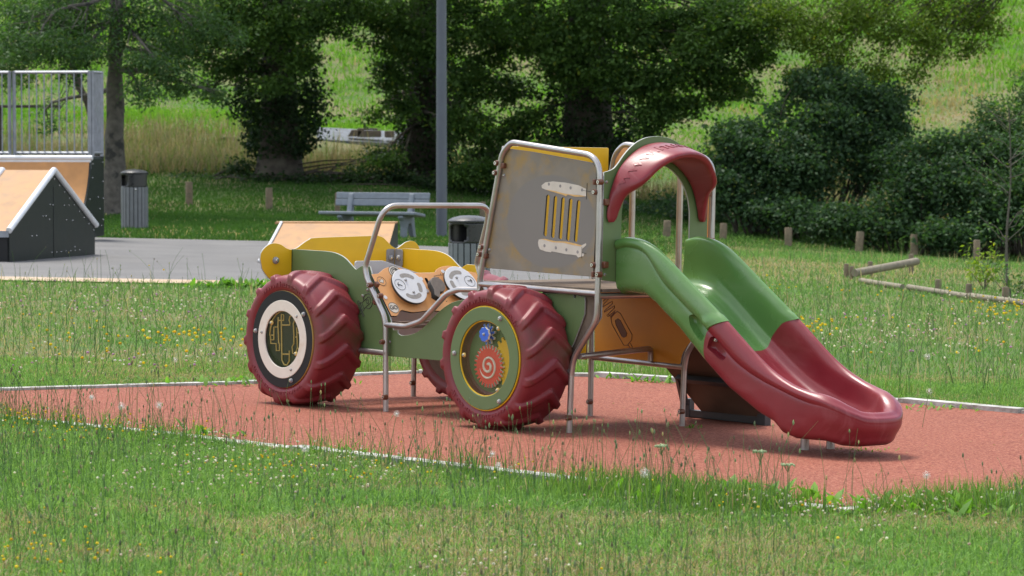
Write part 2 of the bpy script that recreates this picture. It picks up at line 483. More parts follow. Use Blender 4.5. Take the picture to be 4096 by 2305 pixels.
# the setting
def ground_mat(name, cols, scales, rough=.95, bump=.6, bscale=40):
    m = bpy.data.materials.new(name); m.use_nodes = True
    N = m.node_tree.nodes; L = m.node_tree.links; b = N["Principled BSDF"]; b.inputs['Roughness'].default_value = rough
    b.inputs['Specular IOR Level'].default_value = .2
    tc = N.new("ShaderNodeTexCoord"); out = None
    for i, c in enumerate(cols):
        if out is None:
            v = N.new("ShaderNodeRGB"); v.outputs[0].default_value = (*c, 1); out = v.outputs[0]; continue
        nz = N.new("ShaderNodeTexNoise"); nz.inputs['Scale'].default_value = scales[i - 1]; nz.inputs['Detail'].default_value = 6
        nz.inputs['Roughness'].default_value = .65
        L.new(tc.outputs['Object'], nz.inputs['Vector'])
        mr = N.new("ShaderNodeMapRange"); mr.inputs[1].default_value = .42; mr.inputs[2].default_value = .62; L.new(nz.outputs['Fac'], mr.inputs[0])
        mx = N.new("ShaderNodeMix"); mx.data_type = 'RGBA'; L.new(mr.outputs[0], mx.inputs[0]); L.new(out, mx.inputs[6]); mx.inputs[7].default_value = (*c, 1)
        out = mx.outputs[2]
    L.new(out, b.inputs['Base Color'])
    if bump:
        nb = N.new("ShaderNodeTexNoise"); nb.inputs['Scale'].default_value = bscale; nb.inputs['Detail'].default_value = 4
        L.new(tc.outputs['Object'], nb.inputs['Vector'])
        bp = N.new("ShaderNodeBump"); bp.inputs['Strength'].default_value = bump; bp.inputs['Distance'].default_value = .02
        L.new(nb.outputs['Fac'], bp.inputs['Height']); L.new(bp.outputs[0], b.inputs['Normal'])
    return m
M['soil'] = ground_mat('meadow_ground', [(.075, .125, .032), (.13, .14, .052), (.06, .115, .026), (.17, .15, .075)], (.5, 1.3, .25))
M['rubber'] = ground_mat('red_rubber', [(.29, .084, .056), (.22, .066, .045), (.44, .20, .13), (.19, .054, .038)], (.7, 75, 45), rough=.9, bump=1.0, bscale=70)
M['asphalt'] = ground_mat('grey_asphalt', [(.15, .147, .145), (.165, .162, .158), (.135, .133, .132)], (.12, .9), rough=.85, bump=.3, bscale=60)
M['tanstrip'] = ground_mat('tan_strip', [(.40, .29, .20), (.46, .37, .28)], (2.5,), rough=.9, bump=.3)
M['kerb'] = ground_mat('weathered_kerb', [(.42, .42, .40), (.52, .51, .48), (.24, .23, .20)], (3, 7), rough=.85, bump=.5, bscale=25)
M['wood'] = mat('ramp_wood', (.44, .21, .065), .5, var=.12, scale=6, bump=.03, col2=(.42, .21, .09), mix=(.6, .75), mscale=9)
M['woodpale'] = mat('pale_ramp_wood', (.36, .195, .078), .65, var=.12, scale=3, bump=.03, col2=(.25, .145, .075), mix=(.5, .8), mscale=5)
M['rampblack'] = mat('ramp_side_black', (.008, .012, .012), .42, var=.2, scale=4, rvar=.08, spec=.28)
M['galv'] = mat('galvanised_steel', (.22, .235, .265), .5, metal=.45, var=.18, scale=9)
M['whitemetal'] = mat('white_coping', (.62, .63, .65), .35, metal=.2, var=.06, scale=8)
M['lamp'] = mat('lamp_post_paint', (.075, .088, .115), .42, var=.08, scale=5)
M['concrete'] = mat('bench_grey', (.15, .175, .205), .7, var=.12, scale=12, bump=.1, bscale=90)
M['slat'] = mat('bin_slat', (.14, .15, .165), .55, var=.1, scale=10, bump=.04)
M['binblack'] = mat('bin_black', (.02, .021, .023), .3, var=.1, scale=10)
M['post'] = mat('wooden_post', (.17, .13, .085), .8, var=.25, scale=14, bump=.3, bscale=40, col2=(.10, .10, .06), mscale=4)
M['rail'] = mat('pale_log', (.20, .175, .125), .8, var=.2, scale=10, bump=.2, bscale=40)
M['bark'] = mat('dark_bark', (.045, .036, .027), .9, var=.4, scale=7, bump=.8, bscale=12, col2=(.075, .07, .05), mscale=3)
M['ashbark'] = mat('lichen_bark', (.095, .086, .074), .9, var=.35, scale=9, bump=.7, bscale=14, col2=(.03, .03, .028), mix=(.53, .62), mscale=3.5)
M['twig'] = mat('bare_twig', (.09, .08, .065), .9, var=.2, scale=9)
M['leaf'] = leaf_mat('foliage', .38, .15, .5, (1.1, 1.35, .45))
M['grass'] = leaf_mat('grass_blades', .42, .08, .6, (1.15, 1.15, .65))
M['stone'] = mat('pale_slab', (.115, .13, .148), .85, var=.3, scale=3, bump=.2)
M['block'] = mat('brown_block', (.11, .088, .07), .85, var=.3, scale=5, bump=.3)
M['petal_w'] = mat('white_petal', (.72, .70, .66), .7, var=.1, scale=60)
M['petal_y'] = mat('yellow_petal', (.75, .52, .02), .6, var=.1, scale=60)
M['petal_p'] = mat('pink_petal', (.45, .25, .42), .6, var=.1, scale=60)
M['stem'] = mat('green_stem', (.12, .17, .06), .7, var=.2, scale=30)

# ================================================================ the setting
xs_ = np.unique(np.concatenate([np.linspace(-400, -40, 25), np.arange(-40, 40.1, 1.0), np.linspace(40, 400, 25)]))
ys_ = np.unique(np.concatenate([np.linspace(-60, 8, 12), np.arange(8, 170.1, 1.0), np.linspace(170, 900, 40)]))
X_, Y_ = np.meshgrid(xs_, ys_); Z_ = terrain(X_, Y_)
nx_, ny_ = len(xs_), len(ys_)
b = MB(); b.V = list(zip(X_.ravel().tolist(), Y_.ravel().tolist(), Z_.ravel().tolist())); b.n = len(b.V)
b.F = [(j * nx_ + i, j * nx_ + i + 1, (j + 1) * nx_ + i + 1, (j + 1) * nx_ + i) for j in range(ny_ - 1) for i in range(nx_ - 1)]; b.M = [0] * len(b.F)
tag(b.build('ground', M['soil'], ang=180), kind='structure')

PADF = [ground(*p)[:2] for p in [(0, 1056), (380, 1094), (740, 1136), (1290, 1202), (1750, 1258), (2095, 1296)]]
PADR = [ground(*p)[:2] for p in [(2420, 1266), (2576, 1251)]]
PADB = [ground(*p)[:2] for p in [(2576, 1042), (2270, 1014), (1740, 965), (1500, 949), (1050, 940), (900, 946), (620, 967), (0, 984)]]
_f0, _f1 = np.array(PADF[0]), np.array(PADF[1]); _b0, _b1 = np.array(PADB[-1]), np.array(PADB[-2])
lf1 = _f0 + (_f0 - _f1) * .45; lb1 = _b0 + (_b0 - _b1) * .25
rr1 = np.array(PADR[-1]) + (np.array(PADR[-1]) - np.array(PADR[0])) * 3.0; rb1 = np.array(PADB[0]) + (np.array(PADB[0]) - np.array(PADB[1])) * .8
PAD = [tuple(p) for p in [lf1] + PADF + PADR + [rr1, (max(rr1[0], rb1[0]) + .8, (rr1[1] + rb1[1]) / 2), rb1] + PADB + [lb1]]
def sheet(name, poly, dz, m, cell=None):
    b = MB()
    if cell is None:
        b.add([(x, y, gz(x, y) + dz) for x, y in poly], [tuple(range(len(poly)))])
    else:
        me = bmesh.new(); vs_ = [me.verts.new((x, y, 0)) for x, y in poly]; me.faces.new(vs_)
        x0, x1 = min(p[0] for p in poly), max(p[0] for p in poly); y0, y1 = min(p[1] for p in poly), max(p[1] for p in poly)
        for ax, a0, a1 in ((0, x0, x1), (1, y0, y1)):
            a = math.floor(a0) + 1
            while a < a1:
                no = (1, 0, 0) if ax == 0 else (0, 1, 0); co = (a, 0, 0) if ax == 0 else (0, a, 0)
                bmesh.ops.bisect_plane(me, geom=me.verts[:] + me.edges[:] + me.faces[:], plane_co=co, plane_no=no)
                a += 1
        me.verts.index_update()
        b.V = [(v.co.x, v.co.y, gz(v.co.x, v.co.y) + dz) for v in me.verts]; b.F = [tuple(v.index for v in f.verts) for f in me.faces]; b.M = [0] * len(b.F); b.n = len(b.V)
        me.free()
    o = b.build(name, m, smooth=False)
    if o.data.polygons and sum(p.normal.z for p in o.data.polygons) < 0: o.data.flip_normals()
    return tag(o, kind='structure')
sheet('rubber_pad', PAD, .006, M['rubber'])
def strip_prism(name, pts, w, h, m, closed=True, gap=.012, seg=1.2):
    """edging boards laid end to end along a line"""
    b = MB(); n = len(pts)
    for i in range(n if closed else n - 1):
        a, c = np.array(pts[i]), np.array(pts[(i + 1) % n]); L = np.linalg.norm(c - a)
        if L < .05: continue
        d = (c - a) / L; nn = np.array([d[1], -d[0]]); k = max(1, round(L / seg))
        for j in range(k):
            p, q = a + d * (L * j / k + gap), a + d * (L * (j + 1) / k - gap)
            hh = h + rng.uniform(-.012, .012)
            p = p + nn * rng.uniform(-.010, .010); q = q + nn * rng.uniform(-.010, .010)
            V = [(*(p + nn * w / 2 * s), gz(*p) + z) for z in (-.1, hh) for s in (-1, 1)] + [(*(q + nn * w / 2 * s), gz(*q) + z) for z in (-.1, hh) for s in (-1, 1)]
            b.add(V, [(0, 1, 3, 2), (4, 6, 7, 5), (0, 4, 5, 1), (2, 3, 7, 6), (0, 2, 6, 4), (1, 5, 7, 3)])
    return tag(b.build(name, m, smooth=False), kind='structure')
strip_prism('pad_kerb', PAD, .115, .035, M['kerb'])
ASPH = [(-18, 41.6), (-7, 42.2), (-3.2, 42.4), (1.75, 44.7), (2.0, 46.5), (2.4, 55), (-1, 57.6), (-18, 58.6)]
sheet('asphalt_court', ASPH, .015, M['asphalt'], 1)
STRIP = [(-18, 40.7), (-7, 41.2), (-3.2, 41.4), (1.9, 43.7), (1.75, 44.68), (-3.2, 42.38), (-7, 42.18), (-18, 41.58)]
sheet('path_edging', STRIP, .019, M['tanstrip'], 1)
def over(dx, dy, h):
    r = ray(dx * KD, dy * KD)
    for d in np.arange(8, 120, .02):
        if CAM_H + r[2] * d / r[1] <= gz(r[0] * d / r[1], d) + h: return np.array([r[0] * d / r[1], d, gz(r[0] * d / r[1], d)])

# ---------------------------------------------------------------- leaves and blades
def instance(Vs, Ts, pos, rot=None, sc=1.0, tint=None):
    """copies of a small mesh: Vs (k,3), Ts (m,3), pos (n,3), rot (n,3,3), sc (n,) or (n,3)"""
    Vs = np.asarray(Vs, np.float32); Ts = np.asarray(Ts); n = len(pos); k = len(Vs)
    sc = np.broadcast_to(np.asarray(sc, np.float32).reshape(-1, 1) if np.ndim(sc) == 1 else np.asarray(sc, np.float32), (n, 3))
    P = Vs[None] * sc[:, None, :]
    if rot is not None: P = np.einsum('nij,nkj->nki', rot, P)
    P = P + np.asarray(pos, np.float32)[:, None, :]
    T = Ts[None] + (np.arange(n) * k)[:, None, None]
    tn = None if tint is None else np.repeat(tint, k, axis=0)
    return P.reshape(-1, 3), T.reshape(-1, 3), tn
def frames(d, nrm):
    d = d / np.linalg.norm(d, axis=1, keepdims=True)
    s = np.cross(d, nrm); s /= np.linalg.norm(s, axis=1, keepdims=True) + 1e-9
    n = np.cross(s, d)
    return np.stack([s, d, n], axis=2)
LEAF_V = [(0, 0, 0), (-.30, .38, .05), (.30, .38, .05), (-.24, .72, .02), (.24, .72, .02), (0, 1, -.06)]
LEAF_T = [(0, 2, 1), (1, 2, 4), (1, 4, 3), (3, 4, 5)]
LF2_V = [(0, 0, 0), (-.36, .5, .06), (.36, .5, .06), (0, 1, -.05)]
LF2_T = [(0, 2, 1), (1, 2, 3)]
def rand_dirs(n): v = rng.normal(size=(n, 3)); return v / np.linalg.norm(v, axis=1, keepdims=True)
def leaves(pos, size, pal, asp=1.0, updir=.8, droop=.35, bright=None, detail=False):
    n = len(pos)
    d = rand_dirs(n); d[:, 2] = d[:, 2] * .6 - droop
    nr = rand_dirs(n) * .75; nr[:, 2] += updir
    fr = frames(d, nr)
    s = size * rng.uniform(.65, 1.3, n); S = np.stack([s * asp, s, s], 1)
    p0, p1 = np.array(pal[0]), np.array(pal[1])
    t = rng.random(n)[:, None] ** 1.3
    if bright is not None: t = np.clip(t * .6 + bright[:, None] * .6, 0, 1)
    tint = p0 + (p1 - p0) * t
    yl = rng.random(n) < .025
    tint[yl] = tint[yl] * np.array([2.2, 1.5, .8])
    return instance(LEAF_V if detail else LF2_V, LEAF_T if detail else LF2_T, pos, fr, S, tint)
def clump_points(c, r, n, tw=.16, k=None, flat=.55, hang=0):
    """leaf positions gathered round twigs inside an ellipsoid"""
    k = k or max(6, n // 46)
    q = rand_dirs(k) * (rng.random(k)[:, None] ** .45)
    tc = np.array(c) + q * np.array(r)
    idx = rng.integers(0, k, n)
    off = rng.normal(size=(n, 3)) * np.array([tw, tw, tw * flat])
    if hang: off[:, 2] -= np.abs(rng.normal(size=n)) * hang
    br = rng.random(k)[idx]
    return tc[idx] + off, br, tc
def join(parts):
    V, T, C = [], [], []; o = 0
    for v, t, c in parts: V.append(v); T.append(t + o); C.append(c); o += len(v)
    return np.concatenate(V), np.concatenate(T), np.concatenate(C)
def limb_path(a, b, sag=.15, wob=.15, k=7):
    a, b = np.array(a, float), np.array(b, float); L = np.linalg.norm(b - a); P = []
    w1, w2 = rng.normal(size=3) * wob * L * .3, rng.normal(size=3) * wob * L * .3
    for i in range(k):
        t = i / (k - 1)
        P.append(a + (b - a) * t + np.array([0, 0, sag * L * 4 * t * (1 - t) * .5]) + (w1 * math.sin(math.pi * t) + w2 * math.sin(2 * math.pi * t)) * .6)
    return P

def tree(name, label, dx, dist, r0, top, clumps, pal, leaf=.10, ivy=None, bark='bark', lean=(0, 0), asp=.8, twigs=10, tw=.17, hang=0, limbs_from=2.0, cat="tree", trunkpts=None, ntop=0, limb_r=.05, dens=1.55):
    base = at(dx, 500, dist); base[2] = gz(base[0], base[1]) - .1
    root = empty(name, tuple(base)); tag(root, label, cat)
    B = Vector(base)
    if trunkpts is None:
        tp = [(0, 0, 0), (lean[0] * .2 + .02, lean[1] * .2, top * .2), (lean[0] * .5 - .03, lean[1] * .5, top * .5), (lean[0], lean[1], top)]
    else: tp = trunkpts
    tp = catmull(tp, 6); n = len(tp)
    rad = [r0 * (1.0 - .62 * i / (n - 1)) * (1 + .35 * math.exp(-i * 1.1)) for i in range(n)]
    tb = MB(); V, F = tube_geo(tp, rad, 18)
    V = [v * np.array([1, 1, 1]) + np.array([math.sin(v[2] * 5 + v[0] * 30) * .02, math.cos(v[2] * 4 + v[1] * 25) * .02, 0]) for v in V]
    tb.add(V, F)
    parts = []; twm = MB()
    for cl in clumps:
        cx_, cy_, cd, rx, rz, nl = cl[:6]
        c = at(cx_, cy_, cd) - base
        nl = int(nl * dens); pts, br, tc = clump_points(c, (rx * 1.05, rx * .85, rz * 1.05), nl, tw, hang=hang)
        parts.append(leaves(pts, leaf, pal, asp, bright=br))
        # a limb from the trunk to the clump
        j = int(n * min(.97, max(.36, (c[2] * .95 + .9 + limbs_from * .6) / top)))
        st = np.array(tp[min(j, n - 1)]); P = limb_path(st, c, .10, .2)
        lr = min(limb_r, rad[min(j, n - 1)] * .6)
        tb.tube(P, [lr * (1 - .75 * i / (len(P) - 1)) for i in range(len(P))], 7)
        for q in tc[:twigs]:
            k = rng.integers(3, 7); P2 = limb_path(P[k - 1] if k < 7 else c, q, .05, .3, 5)
            tb.tube(P2, [.014, .011, .008, .006, .003], 4)
    if ntop:
        # unseen upper crown above the frame, made wide and dense to cast shade
        for _ in range(ntop):
            c = np.array([rng.normal() * 3.6, rng.normal() * 3.0, top + rng.uniform(-1.5, 4)])
            pts, br, tc = clump_points(c, (2.2, 2.2, 1.3), 1000, .3)
            parts.append(leaves(pts, .26, pal, .8, bright=br))
            tb.tube(limb_path(tp[-1], c, .1), [.09, .08, .06, .05, .04, .03, .02], 6)
    tb.build('trunk', M[bark], root)
    if parts:
        V, T, C = join(parts); big_mesh('crown', V, T, M['leaf'], root, C)
    if ivy:
        parts = []
        for (t0, t1, out, nl) in ivy:
            f = rng.uniform(t0, t1, nl); a = rng.uniform(0, 2 * math.pi, nl)
            ii = np.clip(f * (n - 1), 0, n - 1); i0 = ii.astype(int)
            tpa = np.array(tp); C_ = tpa[i0] + (tpa[np.minimum(i0 + 1, n - 1)] - tpa[i0]) * (ii - i0)[:, None]
            lump = .55 + .75 * vnoise(a * 1.2, f * 9, .8, 5) + .6 * (vnoise(a * 2, f * 22, .7, 6) - .5)
            e = np.sin(np.pi * np.clip((f - t0) / (t1 - t0), 0, 1)) ** .35
            R_r = np.array(rad)[i0] * .9 + out * lump * e * rng.uniform(.35, 1.05, nl)
            P = C_ + np.stack([np.cos(a) * R_r, np.sin(a) * R_r, rng.normal(size=nl) * .05], 1)
            v, t, c = leaves(P, .115, IVY, .95, updir=.35, droop=.5); parts.append((v, t, c))
        V, T, C = join(parts); big_mesh('ivy', V, T, M['leaf'], root, C)
    return root
IVY = ((.012, .028, .012), (.042, .080, .030)); OAK = ((.022, .056, .016), (.100, .182, .042)); ASH = ((.026, .064, .026), (.095, .172, .064))
HAZ = ((.020, .048, .024), (.066, .125, .055)); LITE = ((.05, .10, .03), (.09, .16, .05))

# ---------------------------------------------------------------- trees
tree('ash_tree', "grey barked ash tree with lichen on its trunk beside the metal railing", 281, 72.5, .27, 7.5,
     [(60, 60, 71, 1.1, .7, 2300), (170, 60, 72, .9, .7, 1900), (90, 120, 70, 1.1, .45, 1500), (200, 130, 71, .6, .5, 1000), (20, 150, 72, .6, .4, 700), (340, 60, 72, .9, .6, 1300), (390, 150, 71, .7, .4, 800), (350, 230, 70.5, .38, .25, 330), (440, 190, 71.5, .5, .3, 480), (500, 80, 72, .9, .5, 1000), (540, 235, 72, .4, .15, 150), (60, -60, 73, 1.6, .9, 1600), (300, -60, 74, 1.6, .8, 1500), (520, -50, 73, 1.4, .8, 1200), (120, 300, 76, .35, .5, 220)],
     ASH, leaf=.115, asp=.5, bark='ashbark', lean=(.25, .1), tw=.15, ntop=10, limb_r=.06, hang=.08)
tree('young_tree', "slender dark trunk with a bend behind the railing bars", 225, 79, .13, 6,
     [(120, 40, 80, 1.0, .6, 900), (250, -20, 80, 1.0, .6, 700), (40, 200, 80, .5, .4, 350)], OAK, leaf=.09,
     trunkpts=[(.15, 0, 0), (.12, 0, 1.6), (.05, 0, 2.2), (-.25, 0, 2.9), (-.42, 0, 3.6), (-.45, 0, 6)], limb_r=.04)
tree('ivy_clad_tree', "thick trunk wrapped in dark ivy with bare bark at its foot left of the bench", 702, 88, .62, 9,
     [(480, 60, 86, 1.2, .7, 2100), (600, 40, 85.5, 1.2, .8, 2400), (700, 70, 85, 1.1, .8, 2200), (800, 40, 86, 1.0, .6, 1900), (560, 150, 86, .8, .5, 1300), (430, 130, 87, .8, .4, 900), (760, 150, 85, .5, .35, 600), (640, -60, 86, 2, .8, 1900), (900, 20, 86, .8, .6, 900), (690, 210, 85.2, .5, .35, 500), (530, 225, 86, .4, .18, 200), (455, 225, 86, .4, .14, 150)],
     OAK, ivy=[(.16, .62, .75, 4200), (.30, .9, .85, 3600), (.19, .42, 1.0, 1700)], ntop=12, tw=.16, leaf=.115)
tree('ivy_clad_tree', "ivy covered tree just behind the tall lamp post", 1068, 89, .60, 9,
     [(960, 60, 87, 1.0, .7, 1700), (1040, 120, 86.5, .9, .7, 1700), (1160, 60, 86.5, 1.0, .8, 1900), (1250, 110, 87, .9, .8, 1600), (980, 190, 87, .6, .45, 800), (1180, 200, 86.5, .9, .6, 1500), (1290, 230, 87, .6, .4, 700), (1010, 270, 87, .42, .4, 500), (1160, 300, 86, .7, .6, 1300), (1230, 370, 86, .7, .5, 1100), (1300, 330, 86.5, .5, .35, 500), (1180, 430, 85, .7, .45, 1200), (1080, -50, 87, 2, .8, 1900), (945, 290, 87.5, .25, .3, 170), (1290, 440, 85, .6, .4, 900), (970, 400, 87, .35, .3, 260)],
     OAK, ivy=[(.10, .95, .62, 6500)], ntop=12, tw=.16, leaf=.12, dens=1.7)
tree('ivy_clad_tree', "broad dark ivy covered tree behind the tractor's cab", 1478, 87, .85, 9,
     [(1340, 60, 85.5, .9, .8, 1700), (1450, 80, 84.5, 1.0, .9, 2200), (1580, 60, 84, 1.1, .9, 2400), (1690, 100, 84, 1.0, .8, 2000), (1780, 60, 84, .9, .7, 1500), (1560, 180, 84, .9, .6, 1700), (1660, 210, 84, .8, .5, 1300), (1790, 190, 84, .8, .5, 1100), (1420, 180, 85, .7, .5, 1200), (1370, 120, 86, .6, .5, 800), (1650, 290, 84, .38, .35, 600), (1690, 260, 84, .4, .3, 450), (1630, 330, 84, .25, .2, 260), (1360, 400, 85, .7, .5, 1200), (1560, -60, 85, 2.2, .8, 2300), (1890, 120, 83.5, .8, .6, 1000), (1850, 230, 83.5, .6, .35, 650), (1760, 130, 83, .8, .6, 1200), (1840, 40, 83, .8, .6, 1200), (1920, 60, 82.5, .8, .6, 1000), (1740, 270, 84, .4, .25, 330), (1330, 300, 86, .4, .35, 380)],
     OAK, ivy=[(.08, .62, .75, 7000), (.10, .34, .95, 2600)], ntop=14, tw=.165, leaf=.12, dens=1.75)
tree('oak_tree', "oak with yellow green drooping boughs hanging in from the upper right", 2730, 85, .45, 9,
     [(1960, 40, 82, .8, .6, 900), (2050, 90, 82, .8, .5, 850), (2150, 40, 82, .8, .6, 900), (2110, 150, 82, .6, .4, 520), (2250, 70, 82, .8, .5, 850), (2340, 120, 82, .6, .4, 600), (2380, 40, 82.5, .8, .6, 900), (2470, 60, 83, .5, .5, 700), (2440, 120, 83, .25, .25, 220), (2200, 170, 82, .5, .35, 420), (2010, 190, 82, .5, .3, 360), (2300, 190, 82, .3, .2, 160), (2200, -60, 83, 2, .8, 1600), (2450, -40, 83, 1.2, .7, 900)],
     ((.055, .105, .012), (.15, .22, .035)), ntop=10, tw=.2, leaf=.10, limbs_from=8, dens=2.0, limb_r=.05,
     trunkpts=[(0, 0, 0), (.05, 0, 1), (.0, 0, 2), (.3, .1, 5), (.1, -.2, 9)])
def bush(name, label, clumps, pal, leaf=.1, tw=.19, asp=.85, cat="bush", hang=0, stems=4, dens=1.9):
    ds = clumps[0][2]; base = at(clumps[0][0], 500, ds); base[2] = gz(base[0], base[1]) - .05
    root = empty(name, tuple(base)); tag(root, label, cat); tb = MB(); parts = []
    for cx_, cy_, cd, rx, rz, nl in clumps:
        nl = int(nl * dens); c = at(cx_, cy_, cd) - base
        pts, br, tc = clump_points(c, (rx, rx * .7, rz), nl, tw, hang=hang)
        gzv = terrain(pts[:, 0] + base[0], pts[:, 1] + base[1]) - base[2]
        k = pts[:, 2] > gzv + .02
        parts.append(leaves(pts[k], leaf, pal, asp, bright=br[k], updir=.7))
        for q in tc[:stems]:
            s = np.array([q[0] * .5 + rng.normal() * .2, q[1] * .5, 0]); s[2] = gz(base[0] + s[0], base[1] + s[1]) - base[2] - .05
            tb.tube(limb_path(s, q, .08, .2), [.035, .03, .025, .02, .015, .011, .006], 5)
    tb.build('stem', M['bark'], root)
    V, T, C = join(parts); big_mesh('foliage', V, T, M['leaf'], root, C)
    return root
bush('hazel_bush', "tall dark hazel bush with layered branches just right of the slide's red hood", [(1980, 430, 80, 1.2, .9, 4200), (1880, 400, 80, .7, .6, 1500), (2080, 330, 80.5, 1.0, .8, 2600), (2120, 240, 81, .8, .5, 1300), (2200, 400, 80.5, .8, .9, 2200), (1830, 480, 79.5, .7, .5, 1500), (1980, 530, 79, 1.1, .4, 2000), (1840, 350, 80, .45, .2, 280), (1810, 400, 80, .45, .15, 260), (2030, 220, 81, .7, .4, 650), (2210, 260, 81, .55, .5, 900), (2250, 330, 81, .4, .5, 600), (2090, 195, 81.5, .7, .35, 700), (2230, 290, 81, .5, .5, 900), (1900, 320, 80.5, .5, .3, 420), (1820, 320, 80.5, .3, .12, 120), (1790, 440, 80, .3, .2, 200), (2270, 240, 81.3, .25, .3, 160), (1950, 270, 81, .4, .2, 240)], HAZ, leaf=.115)
bush('thicket', "low dense thicket of dark leaves behind the wooden posts on the right", [(2300, 500, 78, 1.0, .8, 2600), (2200, 560, 77.5, 1.0, .5, 1800), (2420, 470, 77.5, .9, .8, 2400), (2500, 540, 77, .9, .6, 2000), (2090, 560, 78, .8, .4, 1300), (2380, 590, 76.5, .9, .35, 1300), (2280, 400, 78.5, .6, .5, 800), (2360, 370, 78.5, .45, .4, 600), (2600, 500, 77, .8, .9, 1500), (2440, 370, 78.5, .6, .5, 1100), (2330, 440, 78.5, .7, .6, 1200), (2540, 400, 78, .7, .7, 1500)], HAZ, leaf=.105)
bush('tall_shrub', "lighter green shrub at the right edge above the thicket", [(2560, 300, 79, .7, .8, 1300), (2520, 400, 78.5, .6, .6, 900), (2460, 400, 79, .5, .4, 500), (2600, 220, 79, .6, .5, 700), (2480, 330, 79, .25, .5, 220), (2570, 480, 77, .7, .6, 1200), (2490, 300, 79, .4, .5, 500)], ((.030, .068, .028), (.085, .16, .060)), leaf=.095, asp=.65)
bush('low_hedge', "low green hedge seen through the slide's arch", [(1640, 560, 84, 1.0, .35, 1500), (1760, 545, 83, .8, .4, 1400), (1560, 570, 85, .9, .35, 1200), (1700, 520, 85, .8, .3, 1000), (1460, 540, 86, .9, .35, 1200)], HAZ, leaf=.10)
bush('bramble_patch', "dark bramble undergrowth at the feet of the ivy clad trees", [(420, 470, 88, 1.3, .25, 1200), (560, 485, 87, 1.2, .22, 1200), (660, 470, 87, .7, .3, 1000), (800, 470, 87, 1.0, .3, 1300), (930, 455, 87, .9, .35, 1200), (1010, 470, 87, .8, .35, 1300), (1120, 480, 86.5, .9, .35, 1500), (1250, 500, 86.5, 1.0, .35, 1500), (1380, 510, 86, 1.0, .4, 1600), (340, 440, 90, .8, .25, 600), (960, 390, 88, .4, .3, 350), (610, 430, 88, .4, .3, 400)], IVY, leaf=.10)
# sapling and yellow-green shoots by the low rail
b0 = ground(2535, 735); sp_ = empty('sapling', tuple(b0)); tag(sp_, "thin stemmed sapling at the right edge behind the low log rail", "sapling")
tb = MB(); tp = [(0, 0, 0), (-.02, 0, .7), (.03, 0, 1.5), (.0, 0, 2.4)]; tb.tube(catmull(tp, 5), list(np.linspace(.022, .006, 16)), 6)
pts = []
for i in range(22):
    h = rng.uniform(.5, 2.3); s = 1 if rng.random() < .5 else -1; l = rng.uniform(.3, .8); e = np.array([s * l * rng.uniform(.6, 1), rng.normal() * .3, h + l * .7])
    tb.tube(limb_path((0, 0, h), e, -.05, .2, 5), [.0055, .0045, .0035, .003, .002], 4)
    pts += [np.array([0, 0, h]) + (e - np.array([0, 0, h])) * t + rng.normal(size=3) * .05 for t in rng.uniform(.3, 1.05, 26)]
tb.build('trunk', M['twig'], sp_)
V, T, C = leaves(np.array(pts), .06, ((.035, .075, .03), (.09, .16, .06)), .7); big_mesh('crown', V, T, M['leaf'], sp_, C)
for k, (dx, dy, h, lb) in enumerate([(2475, 715, .55, "bright yellow green shoots beside the low log rail"), (2545, 740, .45, "small green shoots at the right edge by the low log rail")]):
    b0 = ground(dx, dy + 15); o = empty('leafy_shoot', tuple(b0)); tag(o, lb, "shrub")
    tb = MB(); pts = []
    for i in range(9):
        e = np.array([rng.normal() * .22, rng.normal() * .15, h * rng.uniform(.6, 1.3)]); tb.tube(limb_path((0, 0, 0), e, .0, .1, 5), [.006, .005, .004, .003, .002], 4)
        pts += [e * t + rng.normal(size=3) * .06 for t in rng.uniform(.35, 1.05, 22)]
    tb.build('stem', M['twig'], o); V, T, C = leaves(np.array(pts), .075, ((.14, .22, .02), (.26, .34, .04)) if k == 0 else LITE, .6); big_mesh('foliage', V, T, M['leaf'], o, C)

# ---------------------------------------------------------------- street furniture
lp = at(1111, 590, 63.5); lp[2] = gz(lp[0], lp[1])
LP = empty('lamp_post', tuple(lp)); tag(LP, "tall blue grey lamp post behind the bench", "lamp post")
MB().lathe([(.105, -.1), (.103, .8), (.098, 3), (.088, 6), (.075, 8.5), (0, 8.5)], 28).build('pole', M['lamp'], LP)
MB().lathe([(.0, .0), (.17, .0), (.17, .02), (.12, .03), (.106, .05)], 28).build('base_plate', M['lamp'], LP)
b = MB(); b.box((-.25, 0, 8.5), (.8, .26, .08)); b.build('lamp_head', M['lamp'], LP, bevel=.03)

